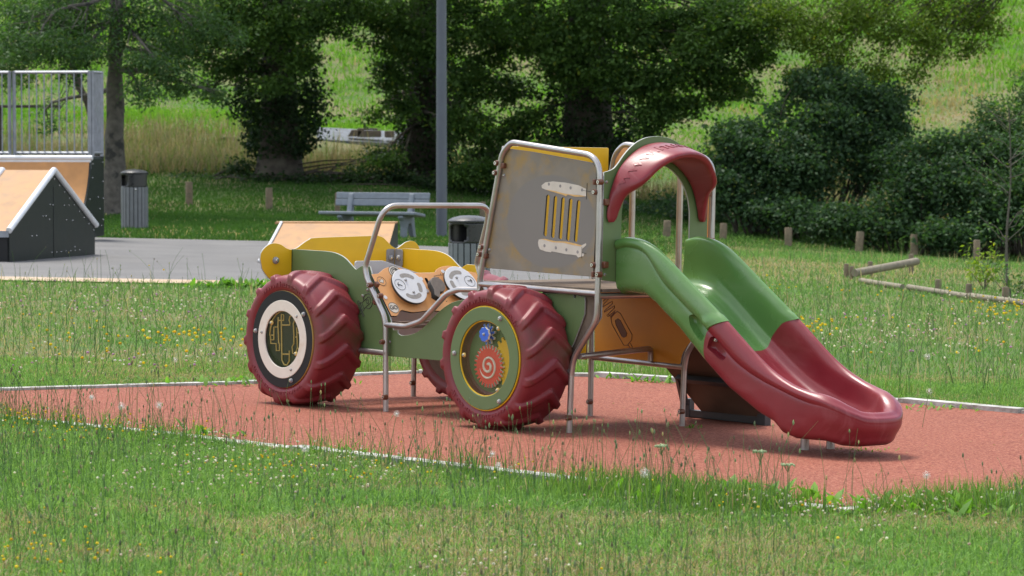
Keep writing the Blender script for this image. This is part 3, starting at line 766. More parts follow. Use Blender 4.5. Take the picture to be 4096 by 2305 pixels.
def litter_bin(dx, dist, label, s=1.0, rot=0):
    p = at(dx, 600, dist); p[2] = gz(p[0], p[1])
    r = empty('litter_bin', tuple(p), None, rot); tag(r, label, "litter bin", "slatted litter bins")
    n = 20
    for i in range(n):
        a = 2 * math.pi * i / n
        b = MB(); b.box((0, 0, .40), (.062, .022, .76)); b.V = [(x * math.cos(a) - (y - .232) * math.sin(a), x * math.sin(a) + (y - .232) * math.cos(a), z) for x, y, z in b.V]
        b.build('slat', M['slat'], r, smooth=False, bevel=.003)
    MB().lathe([(0, .03), (.212, .03), (.215, .76), (0, .76)], 32).build('liner', M['binblack'], r)
    h = MB(); n = 48; rows = [.775, .80, .82, .87, .93, .98, 1.0, 1.02]
    # hooded head with two openings
    for zi, z in enumerate(rows):
        for i in range(n):
            a = 2 * math.pi * i / n; h.V.append((.238 * math.cos(a), .238 * math.sin(a), z))
    for zi in range(len(rows) - 1):
        for i in range(n):
            a = 2 * math.pi * (i + .5) / n; da = min(abs((a - math.pi * 1.12 + math.pi) % (2 * math.pi) - math.pi), abs((a - .1 + math.pi) % (2 * math.pi) - math.pi))
            if da < (.50 if 1 <= zi <= 5 and zi not in (1, 5) else (.42 if zi in (1, 5) else 0)): continue
            k = (i + 1) % n; h.F.append((zi * n + i, zi * n + k, (zi + 1) * n + k, (zi + 1) * n + i))
    h.M = [0] * len(h.F); h.n = len(h.V)
    hd = h.build('head', M['binblack'], r); md = hd.modifiers.new('t', 'SOLIDIFY'); md.thickness = .012
    MB().lathe([(.238, .775), (0, .78)], 32).build('tray', M['binblack'], r)
    MB().lathe([(.205, 1.018), (.25, 1.018), (.254, 1.03), (.25, 1.045), (.20, 1.075), (.11, 1.098), (0, 1.105)], 40).build('lid', M['binblack'], r)
    lk = MB(); lk.sphere((.0, -.248, .74), (.014, .008, .014)); lk.build('lock', M['chrome'], r)
    r.scale = (s, s, s)
    return r
litter_bin(339, 63, "slatted grey bin with black top beside the lichen barked tree", 1.03, .2)
litter_bin(1180, 36.8, "nearer slatted grey bin with glossy black lid behind the tractor", .935, .55)

# bench: two cast supports carrying slabs
bp_ = ground(950, 598)
BE = empty('park_bench', tuple(bp_), None, R_(-24)); BE.scale = (1, 1, .94); tag(BE, "grey concrete park bench on the grass in front of the lamp post", "bench")
b = MB(); b.box((0, 0, 0), (1.98, .44, .06)); o = b.build('seat', M['concrete'], BE, bevel=.015); o.location = (-.06, -.12, .46); o.rotation_euler = (R_(-7), 0, 0)
for zz, yy in ((.68, .155), (.81, .185)):
    b = MB(); b.box((0, 0, 0), (1.90, .055, .128)); o = b.build('backrest', M['concrete'], BE, bevel=.012); o.location = (.02, yy, zz); o.rotation_euler = (R_(-12), 0, 0)
SUP = [(-.25, 0), (-.12, 0), (-.11, .20), (-.06, .27), (.0, .29), (.06, .24), (.10, .10), (.13, 0), (.25, 0), (.20, .20), (.16, .42), (.19, .60), (.24, .86), (.15, .86), (.09, .62), (.05, .44), (-.33, .44), (-.34, .40), (-.27, .34), (-.235, .2)]
HOLE = [(.10, .50), (.135, .50), (.15, .60), (.125, .63)]
for x in (-.62, .62):
    me = plate_mesh('support', fillet(SUP, .03, 3, True), [fillet(HOLE, .012, 3, True)], .10, [M['concrete']] * 3, .012)
    o = bpy.data.objects.new('support', me); link(o, BE); o.matrix_local = Matrix(((0, 0, 1, x + .05), (1, 0, 0, 0), (0, 1, 0, 0), (0, 0, 0, 1)))

def post(dx, dy, h, r, label, tilt=(0, 0), grp="round wooden posts along the field edge", nm='bollard', cat="post", dist=None, m='post'):
    p = ground(dx, dy) if dist is None else at(dx, dy, dist); p[2] = gz(p[0], p[1])
    b = MB(); b.lathe([(0, -.15), (r, -.15), (r * 1.01, h * .5), (r * .98, h - .015), (r * .9, h), (0, h + .004)], 14)
    o = b.build(nm, M[m]); o.location = tuple(p); o.rotation_euler = (tilt[0], tilt[1], random.random() * 6)
    return tag(o, label, cat, grp)
PH = .60
for dx, dy, hpx, w, lb, tl in [(476, 516, 58, 18, "wooden post right of the far bin", 0), (677, 527, 54, 18, "wooden post at the foot of the bare barked ivy trunk", 0), (849, 545, 60, 13, "wooden post behind the left end of the bench", 0),
                               (1032, 550, 52, 14, "wooden post behind the right half of the bench", 0), (1214, 560, 52, 15, "wooden post just behind the nearer bin's lid", 0), (1677, 602, 47, 19, "wooden post seen through the slide's arch", -.06), (1819, 606, 44, 18, "wooden post just right of the arch", .03),
                               (1983, 624, 51, 19, "upright wooden post between the slide and the tilted post", 0), (2160, 639, 56, 20, "wooden post tilting to the right", .08), (2300, 650, 60, 20, "wooden post behind the raised end of the loose log", 0), (2457, 668, 64, 17, "wooden post left of the sapling", 0)]:
    p = ground(dx, dy); h = hpx * KD * p[1] / FPX; post(dx, dy, h, w * KD * p[1] / FPX / 2, lb, (0, tl))
# low rail of logs on short stakes
def low_stake(dx, dy, dtop, w, lb):
    p = ground(dx, dy); h = (dy - dtop) * KD * p[1] / FPX; return post(dx, dy, h, w * KD * p[1] / FPX / 2, lb, (0, 0), "short stakes of the low log rail", 'stake', "stake", None, 'post')
for a in [(2129, 700, 664, 13, "leftmost short stake, by the low end of the loose log"), (2142, 704, 670, 12, "short stake touching the low end of the loose log"), (2189, 698, 658, 13, "short stake behind the middle of the loose log"), (2292, 690, 640, 13, "short stake under the raised end of the loose log"),
          (2360, 735, 703, 17, "short stake at the left end of the low rail"), (2437, 750, 714, 17, "middle short stake of the low rail"), (2529, 765, 722, 18, "short stake of the low rail nearest the right edge")]: low_stake(*a)
def log(name, pts, r, lb, cat="log rail", grp=None):
    b = MB(); b.tube(pts, r, 12); return tag(b.build(name, M['rail']), lb, cat, grp)
q0, q1 = ground(2150, 705), ground(2306, 700); z0 = at(2150, 687, q0[1]); z1 = at(2306, 658, q1[1])
log('loose_log', [z0, z1], .055, "pale loose log propped up at its right end", "log")
for (x0, y0, x1, y1, lb) in [(2165, 701, 2270, 718, "weathered low rail log half hidden in grass left of the stakes"), (2285, 721, 2435, 742, "weathered low rail log between the two left stakes"), (2440, 743, 2600, 765, "pale low rail log nearest the right edge")]:
    a, c = ground(x0, y0 + 12), ground(x1, y1 + 12); a2, c2 = at(x0, y0 + (5 if x0 < 2200 else 1), a[1] - .1), at(x1, y1 + (4 if x0 < 2400 else 0), c[1] - .1)
    log('low_rail', [a2, c2], .036, lb, "log rail", "logs of the low rail")

# pale slab with brown blocks at the foot of the hill
s0 = at(925, 345, 100); sg = gz(s0[0], s0[1])
b = MB(); b.box((0, 0, 0), (3.1, 2.6, .12)); sl = b.build('stone_slab', M['stone'], bevel=.02); sl.location = (s0[0], s0[1] + .5, s0[2] - .02); sl.rotation_euler = (.14, .055, .1); tag(sl, "pale flat slab of stone at the foot of the green hill", "slab")
for dx, dy, w, h, lb in [(890, 335, .35, .20, "leaning brown block at the left of the pale slab"), (929, 337, .70, .20, "widest brown block on the pale slab"), (980, 338, .28, .20, "small brown block at the right of the pale slab"), (925, 325, .60, .06, "thin brown board lying behind the widest block"), (572, 352, .55, .16, "brown block in the dry grass left of the ivy trunk")]:
    p = at(dx, dy, 99.6 if dx > 600 else 97); b = MB(); b.box((0, 0, 0), (w, .4, h)); V = b.V; b.V = [(x + (.12 if z > 0 and dx == 890 else 0), y, z) for x, y, z in V]
    o = b.build('brown_block', M['block'], bevel=.02); o.location = tuple(p); tag(o, lb, "block")
pt = at(75, 268, 84); PT = empty('picnic_table', (pt[0], pt[1], gz(pt[0], pt[1]))); tag(PT, "dark wooden table top behind the left railing bars", "table")
hz_ = pt[2] - PT.location.z
b = MB(); b.box((0, 0, hz_), (1.5, .7, .07)); b.build('table_top', M['bark'], PT, bevel=.01)
for x in (-.73,): MB().tube([(x, 0, -.1), (x, 0, hz_ - .03)], .06, 10).build('leg', M['bark'], PT)

# ---------------------------------------------------------------- skate ramps
def local_root(name, label, cat, p, rz):
    o = empty(name, tuple(p), None, rz); return tag(o, label, cat)
qa = R_(-9)
qb = ground(247, 606); qp = np.array([qb[0], qb[1], qb[2] + .0])
QP = local_root('quarter_pipe', "tall skate quarter pipe with orange ramp face and steel railing on the left", "skate ramp", qp, qa)
# local: x along the ramp (its right end at 0), y away from the rider; platform front edge at y=-.55
HP = (606 - 394) * KD * qb[1] / FPX; PD, RL, WD = .75, 1.75, 5.0
prof = [(-.38 - RL, .02)] + [(-.38 - RL + RL * t, HP * (1 - math.sqrt(max(0, 1 - (t * .985) ** 2))) / (1 - math.sqrt(1 - .985 ** 2))) for t in np.linspace(.03, 1, 22)]
prof = [(y, min(z, HP)) for y, z in prof]
side = prof + [(PD - .38, HP), (PD - .38, .08), (-.38 - RL, .0)]
b = MB(); n = len(side); b.add([(0, y, z) for y, z in side] + [(-.03, y, z) for y, z in side], [tuple(range(n)), tuple(range(2 * n - 1, n - 1, -1))] + [(i, (i + 1) % n, n + (i + 1) % n, n + i) for i in range(n)])
sp = b.build('side_panel', M['rampblack'], QP, smooth=False)
b = MB(); b.add([(-.03, y, z + .004) for y, z in prof] + [(-WD, y, z + .004) for y, z in prof], [(i, i + 1, len(prof) + i + 1, len(prof) + i) for i in range(len(prof) - 1)]); b.build('ramp_face', M['wood'], QP, ang=180)
b = MB(); b.box((-WD / 2, PD / 2 - .38 + .03, HP - .02), (WD, PD - .06, .04)); b.build('platform', M['galv'], QP, smooth=False)
MB().tube([(.02, -.385, HP - .02), (-WD, -.385, HP - .02)], .042, 14).build('coping', M['whitemetal'], QP)
b = MB(); b.box((-WD / 2, -.40, HP - .13), (WD, .012, .17)); b.build('coping_plate', M['whitemetal'], QP, smooth=False)
b = MB()
for y, z in [(PD - .45, HP - .1), (PD - .45, HP * .7), (PD - .45, HP * .5), (PD - .45, .35), (-.30, HP - .12), (-.33, HP * .75), (-.5, HP * .5), (-.45, HP * .3), (.0, HP * .52), (.1, HP * .38), (-.1, .3), (.2, .25)]: b.sphere((.004, y, z), .010)
tag(b.build('screw', M['chrome'], QP), kind='stuff')
HR = (394 - 180) * KD * qb[1] / FPX - .02
def railing(nm, p0, p1, n, mid=None):
    p0, p1 = np.array(p0), np.array(p1); f = empty('railing', (0, 0, 0), QP); b = MB()
    for z in (.06, HR): b.add(*tube_geo([p0 + np.array([0, 0, z]), p1 + np.array([0, 0, z])], .026, 4))
    for p in (p0, p1): b.add(*tube_geo([p, p + np.array([0, 0, HR + .02])], .032, 4))
    b.build('rail_frame', M['galv'], f, smooth=False)
    for i in range(1, n):
        p = p0 + (p1 - p0) * i / n
        MB().tube([p + np.array([0, 0, .06]), p + np.array([0, 0, HR])], .0115, 8).build('bar', M['galv'], f)
    for k in range(0): pass
    return f
railing('railing', (-.06, -.28, HP), (-1.36, -.28, HP), 10); railing('railing', (-1.44, -.28, HP), (-2.74, -.28, HP), 10); railing('railing', (-2.82, -.28, HP), (-4.1, -.28, HP), 10)
railing('railing', (-.02, -.24, HP), (-.02, PD - .42, HP), 7)
# jump box with gable end
ja, jb = ground(24, 662), ground(239, 643)
L = float(np.linalg.norm((jb - ja)[:2])); ang = math.atan2(jb[1] - ja[1], jb[0] - ja[0])
JB = local_root('jump_box', "roof shaped jump box with black gable end and pale wooden slope at the lower left", "skate ramp", ja, ang)
def jz(dy_base, dy, d): return (dy_base - dy) * KD * d / FPX
dm = (ja[1] + jb[1]) / 2
hl, hr_, ha = jz(662, 580, ja[1]), jz(643, 569, jb[1]), jz(653, 432, dm)
apx = L * .50
gab = [(0, 0), (L, 0), (L, hr_), (apx, ha), (0, hl)]
JW = .78
b = MB(); b.add([(x, 0, z) for x, z in gab] + [(x, .03, z) for x, z in gab], [tuple(range(5)), (9, 8, 7, 6, 5)] + [(i, (i + 1) % 5, 5 + (i + 1) % 5, 5 + i) for i in range(5)]); b.build('gable_panel', M['rampblack'], JB, smooth=False)
b = MB(); b.add([(0, 0, 0), (0, JW, 0), (0, JW, hl - .02), (0, 0, hl - .02)], [(0, 3, 2, 1)]); b.build('toe_panel', M['black'], JB, smooth=False)
b = MB(); b.add([(-.02, 0, hl + .01), (-.02, JW, hl + .01), (apx, JW, ha + .01), (apx, 0, ha + .01), (L, JW, hr_ + .01), (L, 0, hr_ + .01)], [(0, 3, 2, 1), (3, 5, 4, 2)]); b.build('slope', M['woodpale'], JB, smooth=False)
for y in (-.01, JW):
    MB().tube(fillet([(-.04, y, hl), (apx, y, ha + .012), (L + .03, y, hr_)], .05, 4), .045, 12).build('edge_tube', M['whitemetal'], JB)
b = MB(); b.box((-.03, JW / 2, hl - .05), (.02, JW, .09)); b.build('toe_trim', M['galv'], JB, smooth=False)
b = MB()
for i in range(9): t = i / 8; b.sphere((apx + (L - apx) * t * .94 + .04, -.004, ha - .12 + (hr_ - ha) * t * .94), .009)
for i in range(7): b.sphere((apx * .95 + (L - apx) * i / 9, -.004, .09), .008)
for x, z in ((apx * .92, ha * .62), (apx * .98, ha * .62 - .01), (apx * .9, ha * .45), (apx * 1.25, ha * .60), (apx * 1.36, ha * .60), (apx * 1.3, ha * .43), (apx * 1.45, ha * .42), (apx * .5, .35), (apx * .6, .35), (apx * .75, .62), (apx * .82, .62), (apx * 1.5, .14)): b.sphere((x, -.004, z), .0085)
tag(b.build('screw', M['chrome'], JB), kind='stuff')
b = MB(); b.box((apx, -.003, ha * .42), (.010, .004, ha * .8)); b.build('panel_joint', M['black'], JB, smooth=False)
# low bank behind the tractor
ka = ground(651, 664); KB = local_root('low_bank', "low pale wooden bank ramp on the asphalt behind the tractor's yellow front board", "skate ramp", ka, R_(-3))
kh = jz(664, 574, ka[1] + 2.0) + .0
kw = (945 - 651) * KD * ka[1] / FPX + .12
pr = [(0, .03)] + [(1.9 * t, .03 + (kh - .03) * t ** 1.15) for t in np.linspace(.1, 1, 10)]
b = MB(); b.add([(0.03 + y * .05, y, z) for y, z in pr] + [(kw, y, z) for y, z in pr], [(i, len(pr) + i, len(pr) + i + 1, i + 1) for i in range(len(pr) - 1)]); b.build('slope', M['woodpale'], KB, ang=180)
sd_ = pr + [(2.4, kh), (2.4, 0), (0, 0)]; n = len(sd_)
for x in (0, kw):
    b = MB(); b.add([(x + y * .05 * (x == 0), y, z - .004) for y, z in sd_], [tuple(range(n))]); b.build('side_panel', M['rampblack'], KB, smooth=False)
b = MB(); b.box((kw / 2, 2.15, kh), (kw, .5, .03)); b.build('platform', M['woodpale'], KB, smooth=False)
MB().tube([(.02, -.01, .04)] + [(y * .05, y, z + .01) for y, z in pr], .022, 8).build('edge_tube', M['whitemetal'], KB)

# ---------------------------------------------------------------- grass
GREEN0, GREEN1 = np.array((.09, .205, .045)), np.array((.245, .425, .11))
DRY0, DRY1 = np.array((.27, .23, .125)), np.array((.46, .40, .24))
def spread(n, y0, y1, xl=None, xr=None, power=1.0, margin=.8):
    y = y0 + (y1 - y0) * rng.random(n) ** power
    w = .1585 * y + margin
    x = rng.uniform(-1, 1, n) * w
    k = np.ones(n, bool)
    if xl is not None: k &= x > xl(y)
    if xr is not None: k &= x < xr(y)
    return x[k], y[k]
def grow(poly, m):
    c = np.mean(np.array(poly), 0); return [tuple(np.array(p) + (np.array(p) - c) / np.linalg.norm(np.array(p) - c) * m) for p in poly]
PADX = grow(PAD, .07)
ASPX = [(-18, 40.8), (-7, 41.25), (-3.2, 41.45), (1.9, 43.7), (2.0, 46.5), (2.4, 55), (-1, 57.6), (-18, 58.6)]
def blades(name, x, y, h, w, dry, lean=.35, root=.0, tr=None, bend=.3, mat_='grass', g0=GREEN0, g1=GREEN1, d0=DRY0, d1=DRY1, kind='stuff'):
    n = len(x); z = terrain(x, y) + root
    yaw = rng.uniform(0, 2 * math.pi, n); c, s = np.cos(yaw), np.sin(yaw)
    la = rng.uniform(0, 2 * math.pi, n); ll = np.abs(rng.normal(size=n)) * lean * h
    lx, ly = np.cos(la) * ll, np.sin(la) * ll
    V = np.zeros((n, 5, 3), np.float32)
    V[:, 0] = np.stack([x - c * w, y - s * w, z], 1); V[:, 1] = np.stack([x + c * w, y + s * w, z], 1)
    mx, my, mz = x + lx * .4, y + ly * .4, z + h * .6
    V[:, 2] = np.stack([mx - c * w * .75, my - s * w * .75, mz], 1); V[:, 3] = np.stack([mx + c * w * .75, my + s * w * .75, mz], 1)
    V[:, 4] = np.stack([x + lx, y + ly, z + h * (1 - bend * np.minimum(ll / h, 1) ** 2)], 1)
    T = np.array([(0, 1, 3), (0, 3, 2), (2, 3, 4)])[None] + (np.arange(n) * 5)[:, None, None]
    t = rng.random(n)[:, None]; isdry = rng.random(n) < dry
    col = np.where(isdry[:, None], d0 + (d1 - d0) * t, g0 + (g1 - g0) * t)
    C = np.repeat(col, 5, 0)
    o = big_mesh(name, V.reshape(-1, 3), T.reshape(-1, 3), M[mat_], None, C)
    return tag(o, kind=kind)
def off(x, y): return ~inside(PADX, x, y) & ~inside(ASPX, x, y)
def dryness(x, y): return np.clip((vnoise(x, y, 2.6, 1) * .55 + vnoise(x, y, .6, 2) * .45 - .455) * 3.2 + .06 * (y < 17), .03, .75)
# the meadow near the camera and round the pad
x, y = spread(430000, 12.2, 27.5, power=.9, margin=1.7); k = off(x, y); x, y = x[k], y[k]
dd = dryness(x, y); front = sstep(1.2, .1, np.array([0.0]))
dk = dd
h = rng.uniform(.022, .062, len(x)) * (1.15 - .4 * dk) * (.7 + .7 * vnoise(x, y, .5, 3))
blades('meadow_grass', x, y, h, rng.uniform(.002, .0042, len(x)), dk * .8, lean=1.25)
x, y = spread(78000, 12.3, 24.5, power=.85, margin=1.7); k = off(x, y) & (rng.random(len(x)) < np.clip((vnoise(x, y, 1.4, 71) - .3) * 2.5, .08, 1)); x, y = x[k], y[k]; n = len(x)
fr = frames(rand_dirs(n) * np.array([1, 1, .25]), rand_dirs(n) * .45 + np.array([0, 0, 1])); s = rng.uniform(.010, .022, n)
V, T, C = instance(LEAF_V, LEAF_T, np.stack([x, y, terrain(x, y) + rng.uniform(.015, .06, n)], 1), fr, np.stack([s, s, s], 1), np.array((.07, .145, .03)) + (np.array((.15, .26, .06)) - np.array((.07, .145, .03))) * rng.random(n)[:, None])
tag(big_mesh('clover_leaves', V, T, M['grass'], None, C), kind='stuff')
x, y = spread(12000, 12.3, 24.5, power=.85, margin=1.7); k = off(x, y) & (vnoise(x, y, .45, 73) * .6 + vnoise(x, y, 1.7, 74) * .4 > .58); x, y = x[k], y[k]; n = len(x)
fr = frames(rand_dirs(n) * np.array([1, 1, .3]) + np.array([0, 0, .25]), rand_dirs(n) * .35 + np.array([0, 0, 1])); s = rng.uniform(.03, .085, n)
V, T, C = instance(LEAF_V, LEAF_T, np.stack([x, y, terrain(x, y) + .008], 1), fr, np.stack([s * .45, s, s], 1), np.array((.075, .16, .03)) + (np.array((.17, .29, .07)) - np.array((.075, .16, .03))) * rng.random(n)[:, None])
tag(big_mesh('broad_leaves', V, T, M['grass'], None, C), kind='stuff')
# litter blown on to the pad
x, y = spread(420, 16.5, 27, power=.9); k = inside(PAD, x, y); x, y = x[k], y[k]; n = len(x)
fr = frames(rand_dirs(n) * np.array([1, 1, .1]), rand_dirs(n) * .3 + np.array([0, 0, 1])); s = rng.uniform(.012, .035, n)
V, T, C = instance(LF2_V, LF2_T, np.stack([x, y, terrain(x, y) + .012], 1), fr, np.stack([s * rng.uniform(.3, .9, n), s, s], 1), np.array((.16, .10, .05)) + (np.array((.34, .28, .13)) - np.array((.16, .10, .05))) * rng.random(n)[:, None])
tag(big_mesh('leaf_litter', V, T, M['grass'], None, C), kind='stuff')
# lusher growth along the pad's kerb
def along(pts, n, sig):
    P = np.array(pts); seg = rng.integers(0, len(P) - 1, n); L = np.linalg.norm(P[1:] - P[:-1], axis=1); seg = rng.choice(len(L), n, p=L / L.sum())
    t = rng.random(n)[:, None]; q = P[seg] + (P[seg + 1] - P[seg]) * t; return q[:, 0] + rng.normal(size=n) * sig, q[:, 1] + rng.normal(size=n) * sig
xa, ya = along(PADF, 5500, .17); xb, yb = along(PADB[:7], 6000, .28); xc, yc = along(PADF[3:] + PADR, 16000, .3)
x = np.concatenate([xa, xb, xc]); y = np.concatenate([ya, yb, yc]); k = off(x, y); x, y = x[k], y[k]
keep = rng.random(len(x)) < np.clip((vnoise(x, y, .8, 9) - .25) * 2.2, 0, 1); x, y = x[keep], y[keep]
blades('kerb_grass', x, y, rng.uniform(.06, .20, len(x)), rng.uniform(.002, .004, len(x)), .05, lean=.5, g0=np.array((.085, .18, .03)), g1=np.array((.21, .36, .08)))
# meadow between the pad and the asphalt, and to the right as far as the bushes
x, y = spread(290000, 25, 80, power=1.7, margin=3); k = off(x, y) & ((y < 43) | (x > 1.7)); x, y = x[k], y[k]
dk = np.clip((vnoise(x, y, 4, 11) * .6 + vnoise(x, y, 1.1, 12) * .4 - .43) * 2.6, .03, .75)
dk = np.clip(dk + .55 * np.exp(-((y - 33.5 - .3 * np.sin(x * 1.3)) / 1.5) ** 2) * (x < 0) * vnoise(x, y, 1.5, 15), .03, .92)
sc_ = .7 + (y - 25) / 40
blades('back_meadow_grass', x, y, rng.uniform(.022, .06, len(x)) * (1.25 - .5 * dk) * sc_, rng.uniform(.0035, .0065, len(x)) * sc_, dk * .85, lean=1.1, g0=np.array((.075, .175, .042)), g1=np.array((.19, .345, .10)))
x, y = spread(3500, 26, 70, power=1.3, margin=1.5); k = off(x, y) & ((y < 42) | (x > 1.6 + (y - 43) * .05)); x, y = x[k], y[k]
blades('tall_meadow_grass', x, y, rng.uniform(.12, .30, len(x)), rng.uniform(.0025, .0045, len(x)) * (.8 + y / 60), .25, lean=.35, g0=np.array((.07, .12, .05)), g1=np.array((.17, .23, .11)))
# the mown lawn beyond the asphalt, in the trees' shade
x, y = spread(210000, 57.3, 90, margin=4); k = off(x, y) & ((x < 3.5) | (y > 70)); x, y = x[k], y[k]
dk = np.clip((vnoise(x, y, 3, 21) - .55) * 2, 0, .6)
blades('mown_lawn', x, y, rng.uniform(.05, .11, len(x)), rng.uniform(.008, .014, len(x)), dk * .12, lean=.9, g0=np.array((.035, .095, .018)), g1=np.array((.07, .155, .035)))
# dry tall grass at the foot of the hill
x, y = spread(170000, 88.5, 114, margin=5)
den = vnoise(x, y, 3.2, 31) * .7 + vnoise(x, y, 1.0, 32) * .3
slx, sly = s0[0], s0[1]; nearslab = (np.abs(x - slx) < 2.0) & (y > sly - 5) & (y < sly + 2.5)
k = (den > .34) & ~nearslab & (rng.random(len(x)) < np.clip(1.25 - (y - 88) / (7 + 7 * vnoise(x, y, 4, 35)) + (x > 6) * .55, .0, 1)); x, y = x[k], y[k]
hh = rng.uniform(.3, .85, len(x)) * (.5 + .8 * vnoise(x, y, 1.6, 33))
blades('dry_grass', x, y, hh, rng.uniform(.006, .011, len(x)), .66, lean=.7, g0=np.array((.07, .13, .03)), g1=np.array((.16, .24, .06)), d0=np.array((.15, .122, .08)), d1=np.array((.35, .29, .19)))
# the green hill
x, y = spread(215000, 98, 178, power=1.15, margin=9)
dk = np.clip((vnoise(x, y, 7, 41) * .6 + vnoise(x, y, 2, 42) * .4 - .69 + .22 * sstep(5, 12, x) * sstep(150, 112, y)) * 3.5, .02, .9)
tp_ = ground(2400, 275); dk = np.clip(dk + .9 * np.exp(-((x - tp_[0]) / 1.6) ** 2 - ((y - tp_[1]) / 7) ** 2), 0, .92)
nk = ~((np.abs(x - slx) < 1.9) & (y > sly - 4) & (y < sly + 2.2)); x, y, dk = x[nk], y[nk], dk[nk]
hh = rng.uniform(.10, .34, len(x)) * (.3 + 1.3 * vnoise(x, y, 1.2, 43) ** 2) * (.8 + (y - 98) / 90)
blades('hill_grass', x, y, hh, rng.uniform(.012, .024, len(x)) * (.9 + (y - 98) / 90), dk, lean=.8, g0=np.array((.085, .225, .015)), g1=np.array((.185, .39, .042)), d0=np.array((.28, .23, .11)), d1=np.array((.45, .36, .2)))

# stalks with seed heads
def small(geo_v, geo_f):
    T = []
    for f in geo_f:
        for i in range(1, len(f) - 1): T.append((f[0], f[i], f[i + 1]))
    return np.array(geo_v, np.float32), np.array(T)
_b = MB(); _b.sphere((0, 0, 0), 1, 0, 6, 4); BALL = small(_b.V, _b.F)
_b = MB(); _b.lathe([(.0, -1), (.75, -.55), (1, -.1), (.72, .5), (.3, 1.0), (0, 1.05)], 6); BUD = small(_b.V, _b.F)
def stalks(name, x, y, h, r, budc, buds=.62):
    n = len(x); z = terrain(x, y); a = rng.uniform(0, 6.283, n); ll = np.abs(rng.normal(size=n)) * .26 * h
    lx, ly = np.cos(a) * ll, np.sin(a) * ll
    K = 5; V = np.zeros((n, K, 3, 3), np.float32); wa = rng.normal(size=n) * .035 * h; wb_ = rng.uniform(0, 6.28, n)
    for i in range(K):
        t = i / (K - 1); wv = np.sin(t * math.pi * 1.6) * wa; cx_ = x + lx * t * t + wv * np.cos(wb_); cy_ = y + ly * t * t + wv * np.sin(wb_); cz = z + h * t * (1 - .06 * t)
        rr = r * (1 - .35 * t)
        for j in range(3):
            q = 2 * math.pi * j / 3; V[:, i, j] = np.stack([cx_ + rr * math.cos(q), cy_ + rr * math.sin(q), cz], 1)
    T = []
    for i in range(K - 1):
        for j in range(3):
            l = (j + 1) % 3; T += [(i * 3 + j, i * 3 + l, (i + 1) * 3 + l), (i * 3 + j, (i + 1) * 3 + l, (i + 1) * 3 + j)]
    T = np.array(T)[None] + (np.arange(n) * K * 3)[:, None, None]
    t = rng.random(n)[:, None]; col = np.array((.08, .17, .075)) + (np.array((.23, .34, .165)) - np.array((.08, .17, .075))) * t
    P = [(V.reshape(-1, 3), T.reshape(-1, 3), np.repeat(col, K * 3, 0))]
    k = rng.random(n) < buds; m = k.sum()
    tip = np.stack([cx_, cy_, z + h * .945], 1)[k]
    s = rng.uniform(.6, 1.25, m)[:, None] * np.array([.0048, .0048, .012])
    bc = np.array(budc)[rng.integers(0, len(budc), m)] * rng.uniform(.9, 1.6, m)[:, None]
    P.append(instance(BUD[0], BUD[1], tip, None, s, bc))
    return tag(big_mesh(name, *(lambda J: (J[0], J[1], M['grass'], None, J[2]))(join(P))), kind='stuff')
BUDC = [(.18, .25, .13), (.21, .27, .15), (.15, .18, .11), (.25, .28, .14), (.19, .16, .11), (.30, .32, .16), (.36, .31, .16)]
x, y = spread(11500, 12.4, 24.5, power=.85, margin=1.7); k = off(x, y); x, y = x[k], y[k]
keep = rng.random(len(x)) < np.clip(2.6 * (vnoise(x, y, .9, 51) * .6 + vnoise(x, y, .3, 52) * .4 - .33), 0.02, 1); x, y = x[keep], y[keep]
stalks('meadow_stalks', x, y, rng.uniform(.08, .36, len(x)) * (.6 + .8 * vnoise(x, y, 1.0, 53)), rng.uniform(.0012, .0019, len(x)), BUDC)
xa, ya = along(PADF, 950, .22); k = off(xa, ya); xa, ya = xa[k], ya[k] - .05
stalks('kerb_stalks', xa, ya, rng.uniform(.18, .50, len(xa)), rng.uniform(.0013, .002, len(xa)), BUDC)
xa, ya = spread(900, 25.5, 42, margin=1.5); k = off(xa, ya); xa, ya = xa[k], ya[k]
stalks('back_meadow_stalks', xa, ya, rng.uniform(.2, .5, len(xa)), rng.uniform(.0022, .0032, len(xa)), BUDC)
# clover and yellow flowers: far too many to count
def flowers(name, x, y, h, r, cols, stem=True, flat=.8):
    n = len(x); z = terrain(x, y) + h
    s = r[:, None] * np.array([1, 1, flat]); c = np.array(cols)[rng.integers(0, len(cols), n)] * rng.uniform(.8, 1.1, n)[:, None]
    P = [instance(BALL[0], BALL[1], np.stack([x, y, z], 1), None, s, c)]
    return tag(big_mesh(name, *(lambda J: (J[0], J[1], M['grass'], None, J[2]))(join(P))), kind='stuff')
WH = [(.72, .70, .62), (.66, .58, .52), (.75, .74, .70), (.55, .42, .36)]; YE = [(.70, .56, .03), (.76, .62, .06), (.70, .48, .03)]
x, y = spread(11000, 13, 24, power=.8); k = off(x, y) & (rng.random(len(x)) < np.clip((vnoise(x, y, 1.6, 61) - .42) * 3.2, .03, 1)); x, y = x[k], y[k]
flowers('clover_flowers', x, y, rng.uniform(.05, .12, len(x)), rng.uniform(.0035, .0085, len(x)), WH)
x, y = spread(5200, 13, 24.5, power=.8); k = off(x, y) & (rng.random(len(x)) < np.clip((vnoise(x, y, 1.3, 62) - .62) * 5 + .0 + .10 * (x < -1), .012, 1)); x, y = x[k], y[k]
flowers('yellow_flowers', x, y, rng.uniform(.06, .15, len(x)), rng.uniform(.004, .0085, len(x)), YE)
x, y = spread(1000, 25, 46, margin=1); k = off(x, y) & (rng.random(len(x)) < np.clip((vnoise(x, y, 2.2, 63) - .58) * 5, .02, 1)); x, y = x[k], y[k]
flowers('yellow_meadow_flowers', x, y, rng.uniform(.12, .25, len(x)), rng.uniform(.008, .014, len(x)), YE)
